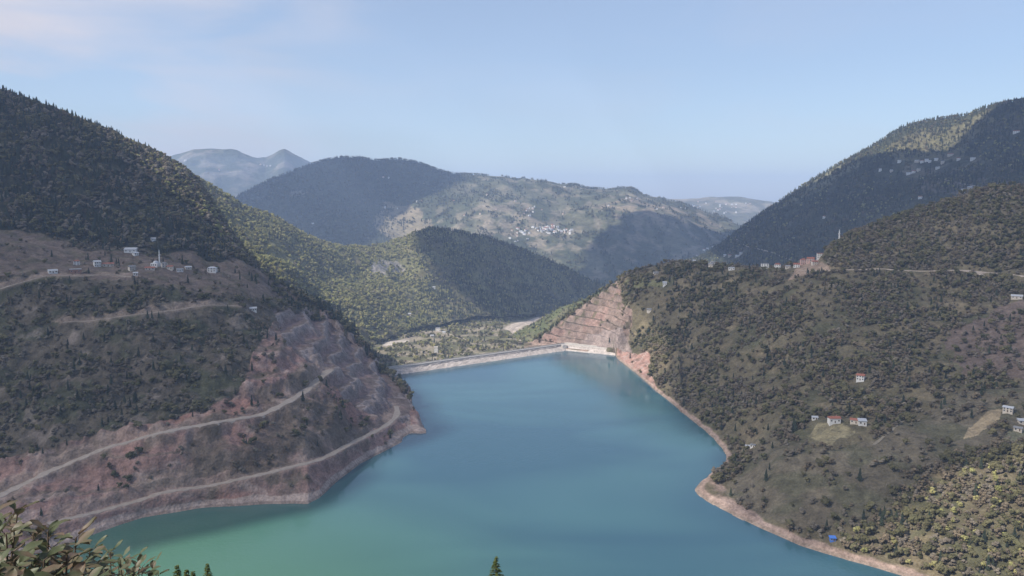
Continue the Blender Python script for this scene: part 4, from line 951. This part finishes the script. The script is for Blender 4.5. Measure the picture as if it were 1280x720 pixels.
for i, (a, b, w_) in enumerate(r2h):
    left = [q for q in r2h if (q[0] < 1040) == (a < 1040)]; od = sorted(left).index((a, b, w_))
    B(R2, a, b, w_ * .9, 8, 5 + (i % 3) * 1.5, (i * 37) % 50 - 25, 'white' if i % 4 else 'cream', ['tin', 'tiles', 'slate'][i % 3], 'pale house, %s from the left %s' % (ORD2[od], 'at the foot of the right mountain' if a < 1040 else 'of those high on the right mountain'), group='houses high on the right mountain', key='R2', kind='gable', floors=2 if w_ > 12 else 1)

# mosque of the left hamlet
p = spot(L1, 195, 333); CLEAR['L1'].append((p.x, p.y, p.z, 14)); mq = empty('mosque', p, R(-10)); tag(mq, 'small white domed mosque with one slender minaret in the left hamlet', 'mosque')
MB().box(-4.5, 4.5, -4.5, 4.5, -4, 4.6).build('prayer_hall', M['white'], mq)
dm = MB(); prof = [(3.6 * math.cos(a), 4.6 + 2.9 * math.sin(a)) for a in np.linspace(0, 1.5, 7)]
for r_, z_ in prof:
    for j in range(16): dm.v.append((r_ * math.cos(j * .3927), r_ * math.sin(j * .3927), z_))
for k in range(6):
    for j in range(16): dm.f.append((k*16+j, k*16+(j+1) % 16, (k+1)*16+(j+1) % 16, (k+1)*16+j))
dm.f.append(tuple(6*16+j for j in range(16))); dm.build('dome', M['tin'], mq, smooth=True)
for x in (-2.6, 0, 2.6):
    wd_ = MB().box(x-.6, x+.6, -4.56, -4.505, 1.2, 3.4).build('window', M['glass'], mq)
def minaret(parent, x, y, h):
    mn = MB().tube([(x, y, -3), (x, y, h * .62), (x, y, h * .62 + .01), (x, y, h * .84)], [.95, .8, .62, .58], 12).build('minaret', M['white'], parent)
    MB().tube([(x, y, h * .60), (x, y, h * .635), (x, y, h * .68)], [.85, 1.25, 1.25], 12).build('balcony', M['white'], mn)
    MB().tube([(x, y, h * .84), (x, y, h)], [.75, .03], 12).build('spire', M['tin'], mn); return mn
minaret(mq, 3, 3.5, 22)
p = spot(R1, 1046, 299); p.y -= 6; mn = empty('minaret', p); tag(mn, 'slender white minaret rising out of the trees on the right ridge', 'minaret')
MB().tube([(0, 0, -3), (0, 0, 12), (0, 0, 12.01), (0, 0, 16)], [1.15, 1.0, .8, .75], 12).build('shaft', M['white'], mn)
MB().tube([(0, 0, 11.6), (0, 0, 12.2), (0, 0, 13)], [1.05, 1.5, 1.5], 12).build('balcony', M['white'], mn)
MB().tube([(0, 0, 16), (0, 0, 19.5)], [.95, .03], 12).build('spire', M['tin'], mn); CLEAR['R1'].append((p.x, p.y, p.z, 7))

ORD = ['first', 'second', 'third', 'fourth', 'fifth', 'sixth', 'seventh', 'eighth', 'ninth', 'tenth', 'eleventh', 'twelfth', 'thirteenth', 'fourteenth', 'fifteenth', 'sixteenth', 'seventeenth', 'eighteenth', 'nineteenth', 'twentieth']
# far villages: small pale houses, walls and roof only a pixel or two
def far_house_mesh(w_, d_, h, wall, roof):
    m_ = MB().box(-w_/2, w_/2, -d_/2, d_/2, -6, h); n0 = len(m_.f)
    m_.prism([(-w_/2-.5, -d_/2-.5, h+.02), (-w_/2-.5, d_/2+.5, h+.02), (-w_/2-.5, 0, h+d_*.3)], [(w_/2+.5, -d_/2-.5, h+.02), (w_/2+.5, d_/2+.5, h+.02), (w_/2+.5, 0, h+d_*.3)])
    return mesh_from('house', m_.v, m_.f, [M[wall], M[roof]], [0]*n0 + [1]*(len(m_.f)-n0))
FH = [far_house_mesh(13, 10, 8, 'white', 'tiles'), far_house_mesh(10, 9, 11, 'white', 'slate'), far_house_mesh(16, 10, 6, 'white', 'tin'), far_house_mesh(11, 9, 7, 'cream', 'tiles')]
def far_houses(S, spots, label, group, scale, seed):
    rs = np.random.default_rng(seed); spots = sorted(spots, key=lambda q: q[1]); n = len(spots); rows = ['top', 'upper', 'middle', 'lower', 'bottom'] if n > 20 else ['']
    per = math.ceil(n / len(rows)); labs = {}
    for r_ in range(len(rows)):
        for q, ab in enumerate(sorted(spots[r_ * per:(r_ + 1) * per])): labs[ab] = 'tiny pale house, ' + ORD[q] + ' from the left' + (' in the ' + rows[r_] + ' rank' if rows[r_] else '') + ' of ' + label
    for a, b in spots:
        lb = labs[(a, b)]
        p = spot(S, a, b); o = bpy.data.objects.new('house', FH[rs.integers(4)]); link(o); o.location = p
        o.rotation_euler = (0, 0, rs.uniform(-.6, .6)); k = scale * rs.uniform(.7, 1.25); o.scale = (k, k, k); tag(o, lb, 'house', group)
rs = np.random.default_rng(5); vs = []
for (cx, cy, sx, sy, n) in ((690, 287, 10, 3.5, 26), (678, 289, 14, 5, 14), (712, 290, 8, 3, 9), (665, 262, 10, 3, 8), (655, 290, 12, 5, 10), (640, 295, 14, 6, 7)):
    vs += [(cx + rs.normal() * sx * .7, cy + rs.normal() * sy * .7) for _ in range(n)]
far_houses(MT, vs, 'the dense far village', 'houses of the far mountain village', .95, 1)
vs = [(608, 244), (567, 252), (521, 253), (527, 252), (482, 260), (497, 261), (479, 222), (485, 223), (705, 234), (725, 236), (732, 235), (783, 249), (788, 248), (795, 249), (830, 260), (850, 260), (856, 261), (840, 262), (790, 252),
      (581, 270), (600, 268), (655, 268), (662, 270), (645, 252), (704, 268), (885, 311), (880, 313), (890, 309), (870, 320), (820, 262), (760, 258), (530, 230), (620, 262), (390, 280)]
far_houses(MT, vs, 'the lone far farmhouses', 'scattered houses on the far mountain', .85, 2)
vs = [(876 + rs.uniform(-30, 70), 251 + rs.uniform(1, 16)) for _ in range(34)]
far_houses(FB, vs, 'the hazy right ridge', 'houses on the far hazy ridge', 1.25, 3)
far_houses(FA, [(325, 206), (334, 208), (338, 208), (274, 213), (232, 201), (330, 207)], 'the hazy far left range', 'buildings on the far left range', 1.5, 4)

# ------------------------------------------------------------------ woods
def n01(S, sc_, seed, lo=-.15, hi=.2, o=4): return sstep(lo, hi, fbm(S.X, S.Y, sc_, o, seed))
WORDS = ['nearest', 'second', 'third', 'fourth', 'fifth', 'sixth', 'seventh', 'eighth', 'ninth', 'tenth', 'eleventh', 'twelfth', 'thirteenth', 'fourteenth', 'fifteenth', 'sixteenth', 'seventeenth', 'eighteenth', 'nineteenth', 'twentieth', 'twenty first', 'twenty second', 'twenty third', 'twenty fourth', 'twenty fifth', 'twenty sixth', 'twenty seventh', 'twenty eighth', 'twenty ninth', 'thirtieth', 'thirty first', 'thirty second', 'thirty third', 'thirty fourth', 'thirty fifth', 'thirty sixth']
SZ = {'green': (5, 10), 'russet': (4, 8), 'conifer': (8, 15), 'yellow': (6, 11), 'grey': (4, 7)}
upm = np.broadcast_to(up[:, None], L1.X.shape) * (1 - shelf)
rgt = sstep(110, 230, L1.PX) * inpoly([(60, 100), (187, 234), (312, 335), (330, 300), (300, 200)], L1.PX, L1.PY)  # brighter tree mix here: sunlight on this band put into the leaf colours
d = scatter(L1, upm, 1 / 34, 1, {'conifer': .5 - .42 * rgt, 'green': .9 * n01(L1, 60, 701) + .1, 'grey': .45 * n01(L1, 50, 702) + .3 * rgt, 'russet': .4 * n01(L1, 70, 703) + .5 * rgt, 'yellow': .5 * rgt}, {'green': (7, 12), 'russet': (6, 10), 'conifer': (7, 18), 'grey': (7, 11), 'yellow': (6, 10)})
d = keep_clear(L1, d, [c[:3] for c in CLEAR['L1']], 14)
forest('woodland', d, 'dark mixed forest covering the upper left mountain')
below = (1 - upm) * (1 - shelf) * (1 - qm)
dens = below * (.25 + .75 * n01(L1, 40, 711)) + shelf * .10 * n01(L1, 25, 712) + qm * (1 - tm) * (.06 + .5 * n01(L1, 34, 63, .08, .3)) + qm * (1-tm) * ORCH * .10 + tm * 0
nose = inpoly([(330, 340), (350, 345), (400, 380), (430, 400), (438, 412), (425, 412), (410, 402), (375, 386), (345, 372)], L1.PX, L1.PY).astype(float)
dens = np.maximum(dens, nose * .9) * (1 - sstep(435, 450, L1.PX) * (L1.rk[:, None] >= 5))
d = off_roads(scatter(L1, dens, 1 / 26, 2, {'green': .8 * n01(L1, 45, 721) + nose, 'grey': .7, 'russet': .6 * n01(L1, 50, 722), 'conifer': .12 + .6 * nose}, {'green': (4, 9), 'russet': (3, 6), 'conifer': (6, 12), 'grey': (3, 6)}))
d = keep_clear(L1, d, [c[:3] for c in CLEAR['L1']], 9)
forest('scrub', d, 'brown and green scrub over the slope below the left hamlet')
d = scatter(L2, (1 - CL) * (.30 + .70 * n01(L2, 70, 733, -.2, .1)), 1 / 42, 3, {'yellow': 1.1 * (1 - .7 * sstep(500, 560, L2.PX)), 'green': .6 * n01(L2, 90, 731), 'conifer': .04 + .9 * sstep(500, 560, L2.PX), 'grey': .25 * n01(L2, 60, 732)}, {'yellow': (6, 11), 'green': (6, 11), 'conifer': (8, 16), 'grey': (5, 8)}, (200, 790))
forest('woodland', keep_clear(L2, d, [c[:3] for c in CLEAR['L2']], 14, 3), 'sunlit green wood on the spur and knoll beyond the dam')
bright = inpoly([(470, 435), (478, 430), (512, 422), (530, 424), (510, 428), (480, 434)], VF.PX, VF.PY) | inpoly([(624, 413), (636, 403), (680, 392), (680, 401), (658, 410), (660, 427), (645, 427)], VF.PX, VF.PY)
d = off_roads(scatter(VF, (.10 + .75 * n01(VF, 45, 741, -.1, .15)) * ~bright, 1 / 80, 4, {'yellow': .6, 'green': .8, 'russet': .5 * n01(VF, 60, 742), 'conifer': .15}, {'yellow': (5, 10), 'green': (5, 11), 'russet': (5, 9), 'conifer': (8, 14)}, (440, 720)), 4)
forest('woodland', keep_clear(VF, d, [c[:3] for c in CLEAR['VF']], 11, 5), 'trees on the valley floor behind the dam')
d = scatter(R3, .35 + .5 * n01(R3, 40, 751), 1 / 70, 5, {'yellow': .7, 'green': .8, 'conifer': .2}, {'yellow': (4, 8), 'green': (4, 8), 'conifer': (7, 12)}, (600, 800))
forest('woodland', d, 'thin green wood on the bank right of the valley')
upr = inpoly([(1022, 345), (1035, 300), (1300, 215), (1330, 340), (1200, 336), (1100, 333)], R1.PX, R1.PY).astype(float)
bare = np.clip(fld * .80 + fld2 * .6, 0, .92)
road_m = cm * .97 + gm * .95
meadow = pm(R1, [(1000, 550), (1010, 534), (1060, 526), (1085, 535), (1075, 548), (1036, 562), (1016, 558)], 2) + pm(R1, [(1200, 548), (1210, 530), (1245, 510), (1268, 510), (1252, 530), (1222, 543)], 2) + pm(R1, [(985, 352), (1000, 325), (1015, 320), (1033, 330), (1040, 338), (1015, 343)], 1)
dens = np.clip((.16 + .84 * n01(R1, 55, 761, -.12, .1)) * (.6 + .4 * n01(R1, 16, 762, -.2, .1)) * (1 - bare) + upr * .5, 0, 1) * (1 - np.clip(road_m, 0, 1)) * (1 - np.clip(meadow, 0, 1))
rl = inpoly([(1020, 700), (1150, 590), (1300, 540), (1330, 800), (1130, 730)], R1.PX, R1.PY).astype(float)
dens = np.maximum(dens, rl * .9); darkz = inpoly([(780, 350), (860, 335), (950, 340), (900, 400), (840, 440), (795, 400)], R1.PX, R1.PY).astype(float)  # darkz: dark trees weighted in to paint the shade on this slope
d = off_roads(scatter(R1, dens, 1 / 13, 6, {'russet': (.40 + 1.0 * n01(R1, 45, 775, -.1, .15)) * (1 - .35 * upr), 'green': .9 * n01(R1, 60, 771) + .2 + darkz, 'grey': .7, 'conifer': .05 + .25 * n01(R1, 70, 773, .1, .35) + .5 * darkz, 'yellow': .10 * rl}, {'green': (3.5, 10), 'russet': (3, 7.5), 'conifer': (6, 12), 'grey': (3, 6), 'yellow': (3.5, 7)}), 3)
for c in CLEAR['R1']: d = keep_clear(R1, d, [c[:3]], 5 + c[3] * .55)
# a line of dark conifers along the crest of the red cut
ridge = near_line(R1, [(668, 428), (684, 416), (700, 402), (716, 390), (732, 378), (746, 367), (757, 360), (770, 351), (785, 341)])
rr = np.random.default_rng(61); ex = []
for a, b in zip(ridge[:-1], ridge[1:]):
    for t in rr.random(4): ex.append(a + (b - a) * t + [rr.normal() * 1.5, 4 + abs(rr.normal() * 3), 0])
ex = np.array(ex); ne = len(ex); e = dict(p=ex, k=np.where(rr.random(ne) < .6, 2, 0), v=rr.integers(0, 3, ne), s=rr.uniform(5, 11, ne), rot=rr.random(ne) * 6, w=rr.uniform(.8, 1.1, ne))
d = {k: np.concatenate([d[k], e[k]]) for k in d}
dist = np.linalg.norm(d['p'] - [0, 0, CAMZ], axis=1); qx, qy = proj(d['p'][:, 0], d['p'][:, 1], d['p'][:, 2])
score = np.where((qx > 5) & (qx < 1275) & (qy < 712), d['s'] / dist, 0); order = np.argsort(-score); big = np.zeros(len(dist), bool); big[order[:270]] = True
forest('woodland', cut(d, ~big), 'autumn scrub and low trees over the right hillside')
bd = cut(d, big); NAME = {'green': 'bushy_tree', 'russet': 'russet_tree', 'conifer': 'conifer_tree', 'yellow': 'yellow_tree', 'grey': 'bare_tree'}
DESC = {'green': 'bushy dull green tree in the wood above the right shore', 'russet': 'russet autumn tree in the wood above the right shore', 'conifer': 'dark pointed conifer in the wood above the right shore', 'yellow': 'yellowish green tree on the lowest right slope', 'grey': 'bare greyish tree in the scrub above the right shore'}
MARKS = [('the blue hut', 1041, 671), ('the meadow farmhouses', 1048, 528), ('the white hut pair at the cove', 938, 560), ('the lone white house in the wood', 1077, 472), ('the tan strip at the right', 1228, 528),
         ('the red rock cut', 785, 400), ('the village knoll', 1012, 325), ('the hillside road', 1160, 338), ('the grey farm track', 1115, 538), ('the shore point by the cove', 868, 612), ('the bottom right corner', 1280, 720)]
bx_, by__ = proj(bd['p'][:, 0], bd['p'][:, 1], bd['p'][:, 2]); seen = {}
info = []
for i in range(len(bd['p'])):
    dd = [math.hypot(bx_[i] - a, by__[i] - b) for _, a, b in MARKS]; q = int(np.argmin(dd)); nm, a, b = MARKS[q]; ex_, ey_ = bx_[i] - a, by__[i] - b
    side = ('right of' if ex_ > 0 else 'left of') if abs(ex_) > abs(ey_) else ('below' if ey_ > 0 else 'above'); info.append((dd[q], i, side, nm))
TXT = {'green': 'bushy dull green tree', 'russet': 'russet autumn tree', 'conifer': 'dark pointed conifer', 'yellow': 'yellowish green tree', 'grey': 'greyish half bare tree'}
for dq, i, side, nm in sorted(info):
    k = KINDS[bd['k'][i]]; c_, t_, _ = TREES[k][bd['v'][i]]; key = (k, side, nm); r_ = seen.get(key, 0); seen[key] = r_ + 1
    lab = (('large ' + TXT[k] + ' nearest ' + side + ' ' + nm) if r_ == 0 else (WORDS[r_] + ' large ' + TXT[k] + ' ' + side + ' ' + nm)) if r_ < 36 else 'large ' + TXT[k] + ' well ' + side + ' ' + nm
    o = empty(NAME[k], bd['p'][i], bd['rot'][i]); s_ = bd['s'][i]; o.scale = (s_ * bd['w'][i], s_ * bd['w'][i], s_); tag(o, lab, 'tree', 'larger trees of the right hillside')
    link(bpy.data.objects.new('crown', c_), o); link(bpy.data.objects.new('trunk', t_), o)
# tall dark conifers standing in the left hamlet
for i, (a, b, h) in enumerate([(140, 331, 15), (148, 332, 10), (146, 331, 9), (228, 331, 14), (204, 329, 9), (294, 342, 9), (300, 350, 11), (315, 352, 13), (320, 352, 12), (336, 357, 10), (275, 341, 7)]):
    p = spot(L1, a, b); o = empty('conifer_tree', p, i); o.scale = (h * .9, h * .9, h); tag(o, 'narrow dark conifer on the open ground of the left hamlet, ' + ORD[[0, 2, 1, 4, 3, 6, 7, 8, 9, 10, 5][i]] + ' from the left', 'tree', 'conifers of the left hamlet')
    c_, t_, _ = TREES['conifer'][i % 3]; link(bpy.data.objects.new('crown', c_), o); link(bpy.data.objects.new('trunk', t_), o)
d = off_roads(scatter(R2, .55 + .45 * n01(R2, 160, 781), 1 / 95, 7, {'conifer': 1.0, 'green': .5, 'yellow': .3 * n01(R2, 150, 782), 'russet': .25 * n01(R2, 120, 783)}, {'conifer': (10, 18), 'green': (8, 13), 'yellow': (7, 12), 'russet': (7, 12)}, (820, 1310)), 2)
forest('woodland', keep_clear(R2, d, [c[:3] for c in CLEAR['R2']], 24), 'dense forest over the big mountain at the right')
d = scatter(MT, np.clip((1 - rt) * .8 + sstep(.0, .25, fbm(MT.X, MT.Y * .5, 90, 6, 284)) * .9, .02, 1), 1 / 420, 8, {'conifer': .7, 'green': .8}, {'conifer': (14, 22), 'green': (11, 18)}, (280, 980))
forest('woodland', d, 'far woods on the shaded mountain across the valley')

# ------------------------------------------------------------------ near plants at the photographer's feet
def leaf_mat(name, c_top, c_under, c_alt):
    m = bpy.data.materials.new(name); m.use_nodes = True; t = m.node_tree; b = t.nodes['Principled BSDF']
    g = nd(t, 'ShaderNodeNewGeometry'); n = nd(t, 'ShaderNodeTexNoise'); n.inputs['Scale'].default_value = 9; t.links.new(g.outputs['Position'], n.inputs['Vector'])
    x = nd(t, 'ShaderNodeMixRGB'); x.inputs[1].default_value = (*c_top, 1); x.inputs[2].default_value = (*c_alt, 1)
    r = nd(t, 'ShaderNodeMapRange'); r.inputs['From Min'].default_value = .45; r.inputs['From Max'].default_value = .65; t.links.new(n.outputs['Fac'], r.inputs['Value']); t.links.new(r.outputs[0], x.inputs[0])
    y = nd(t, 'ShaderNodeMixRGB'); t.links.new(g.outputs['Backfacing'], y.inputs[0]); t.links.new(x.outputs[0], y.inputs[1]); y.inputs[2].default_value = (*c_under, 1)
    t.links.new(y.outputs[0], b.inputs['Base Color']); b.inputs['Roughness'].default_value = .5; b.inputs['Specular IOR Level'].default_value = .35
    tl_ = nd(t, 'ShaderNodeBsdfTranslucent'); t.links.new(x.outputs[0], tl_.inputs['Color']); ms_ = nd(t, 'ShaderNodeMixShader'); ms_.inputs[0].default_value = .25
    t.links.new(b.outputs[0], ms_.inputs[1]); t.links.new(tl_.outputs[0], ms_.inputs[2]); t.links.new(ms_.outputs[0], t.nodes['Material Output'].inputs['Surface'])
    return m
M['near_leaf'] = leaf_mat('bush_leaf', (.075, .088, .042), (.17, .14, .11), (.14, .095, .065))
M['near_leaf2'] = leaf_mat('sapling_leaf', (.075, .095, .045), (.13, .13, .08), (.12, .09, .06))
def add_leaf(m_, base, dirv, up_, L, W, rs):
    d = Vector(dirv).normalized(); s = d.cross(Vector(up_)).normalized(); n = s.cross(d).normalized(); k = len(m_.v)
    prof = [.08, .42, .72, .95, .98, .72, .12]; curl = rs.uniform(-.25, .45); fold = rs.uniform(.05, .4)
    for i, p in enumerate(prof):
        t = i / 6; c = Vector(base) + d * L * t - n * L * curl * t * t
        wob = rs.uniform(-.06, .06)
        for q in (-1, -.5, 0, .5, 1): m_.v.append(tuple(c + s * W * .5 * p * q + n * W * (fold * abs(q) * .6 + wob * abs(q))))
    for i in range(6):
        for q in range(4): m_.f.append((k+i*5+q, k+i*5+q+1, k+(i+1)*5+q+1, k+(i+1)*5+q))
def bush(name, label, tips, base, Lr, Wr, per, seed, leafm, cat='bush'):
    rs = random.Random(seed); root = empty(name, base); tag(root, label, cat)
    st_, lf = MB(), MB(); b0 = Vector(base)
    for tp in tips:
        T = Vector(tp) - b0; start = Vector((rs.uniform(-.12, .12), rs.uniform(-.12, .12), -.1)); mid = start.lerp(T, .55) + Vector((rs.uniform(-.12, .12), rs.uniform(-.1, .1), .1 * T.length))
        pts = []
        for i in range(9):
            t = i / 8; pts.append(tuple((1-t)**2 * start + 2*t*(1-t) * mid + t*t * T))
        st_.tube(pts, [.016 * (1 - .8 * i / 8) for i in range(9)], 6)
        ax = (Vector(pts[-1]) - Vector(pts[-2])).normalized()
        for j in range(per):
            t = 1 - .38 * (j / per) ** 1.3; q = (1-t)**2 * start + 2*t*(1-t) * mid + t*t * T
            a = j * 2.4 + rs.uniform(-.4, .4); o_ = ax.orthogonal().normalized(); o_.rotate(Matrix.Rotation(a, 3, ax))
            dv = (o_ * 1.0 + ax * rs.uniform(.1, .9) + Vector((0, 0, rs.uniform(-.3, .35)))).normalized(); stalk = .012 + .02 * rs.random()
            st_.tube([tuple(q), tuple(q + dv * stalk)], [.002, .0015], 4)
            add_leaf(lf, q + dv * stalk, dv, ax, rs.uniform(*Lr), rs.uniform(*Wr), rs)
    st_.build('stem', M['bark'], root); lf.build('leaves', leafm, root, smooth=True); return root
def tip(px, py, D): return tuple(float(c) for c in P(px, py, D))
rs = random.Random(4)
tips = [tip(a, b, D) for a, b, D in [(-12, 648, 3.1), (8, 668, 3.0), (22, 640, 3.4), (18, 700, 2.8), (60, 664, 3.0), (55, 700, 2.8), (84, 690, 2.9), (95, 672, 3.2), (38, 722, 2.7), (78, 728, 2.6), (-10, 712, 2.7), (104, 704, 3.0), (-22, 680, 2.9), (5, 735, 2.5), (50, 745, 2.5), (98, 740, 2.6), (70, 715, 2.9), (30, 690, 3.3), (-5, 690, 3.3), (12, 652, 3.6), (42, 668, 3.5), (66, 684, 3.4), (88, 704, 3.3), (112, 690, 3.6), (20, 715, 3.1), (44, 706, 3.2), (-14, 664, 3.4), (110, 720, 3.2), (-2, 724, 3.0)]]
bush('leafy_bush', 'leafy bush with broad dull green leaves filling the bottom left corner', tips, (-1.95, 3.0, 256.1), (.060, .092), (.034, .052), 26, 5, M['near_leaf'])
tips = [tip(a, b, D) for a, b, D in [(124, 702, 5.2), (138, 690, 5.4), (150, 700, 5.1), (172, 697, 5.6), (166, 712, 5.2), (142, 718, 5.0), (125, 725, 5.0), (186, 716, 5.5), (198, 719, 5.7), (155, 722, 5.3), (130, 696, 5.6), (160, 702, 5.8), (178, 708, 5.4), (136, 708, 5.3), (190, 706, 5.9), (148, 708, 5.6), (170, 720, 5.2)]]
bush('sapling', 'small grey green leafed sapling right of the big leafed bush', tips, (-2.75, 5.4, 254.2), (.06, .09), (.034, .05), 22, 9, M['near_leaf2'], 'sapling')
def fir(px, py, D, wid, label, seed):
    """young fir whose tip shows at (px, py); crown of drooping needle sprays"""
    T = Vector(tip(px, py, D)); gz = float(np.interp(D, by, BZ[:, np.argmin(np.abs(bx - T.x))])); H = T.z - gz
    root = empty('fir_tree', (T.x, T.y, gz)); tag(root, label, 'tree'); rs_ = random.Random(seed)
    MB().tube([(0, 0, -.3), (0, 0, H * .6), (0, 0, H)], [.11 * H / 7, .06 * H / 7, .012], 8).build('trunk', M['bark'], root)
    m_ = MB(); z = H; n = 0
    while z > H * .18 and n < 46:
        r = (H - z) * wid + .05
        for j in range(9):
            a = rs_.uniform(0, 6.283); L = r * rs_.uniform(.7, 1.15); b0 = Vector((0, 0, z)); d = Vector((math.cos(a), math.sin(a), rs_.uniform(-.05, .5) - .1)).normalized(); s_ = d.cross(Vector((0, 0, 1))).normalized()
            for i in range(max(4, int(L / .055))):
                t = (i + .5) / max(4, int(L / .055)); c = b0 + d * L * t - Vector((0, 0, .25 * L * t * t)); q = (.055 + .16 * L * (1 - t)) * rs_.uniform(.8, 1.2)
                for sg in (-1, 1):
                    e = c + (s_ * sg * .8 + d * .7 + Vector((0, 0, rs_.uniform(-.2, .3)))) * q; k = len(m_.v); u = Vector((rs_.uniform(-1, 1), rs_.uniform(-1, 1), 1)) * .018
                    m_.v += [tuple(c - u), tuple(e), tuple(c + u), tuple(c + d * .05)]; m_.f += [(k, k+1, k+2), (k+3, k+1, k+2)]
        z -= .085 + .09 * n / 20; n += 1
    m_.build('crown', M['fir'], root)
M['fir'] = mat('fir_needles', (.060, .078, .022), .7, noise=[(4, .35)])
fir(620, 697, 34, .34, 'tip of a small green fir at the middle of the bottom edge', 1)
fir(221, 708, 30, .30, 'tip of a young fir, leftmost of those in front of the green water', 2)
fir(233, 713, 31, .25, 'tiny fir tip between its two taller neighbours bottom left', 3)
fir(241, 715, 33, .25, 'lowest fir tip just right of the tiny one bottom left', 5)
fir(259, 706, 38, .28, 'slim fir tip, rightmost of the cluster at the bottom left', 4)
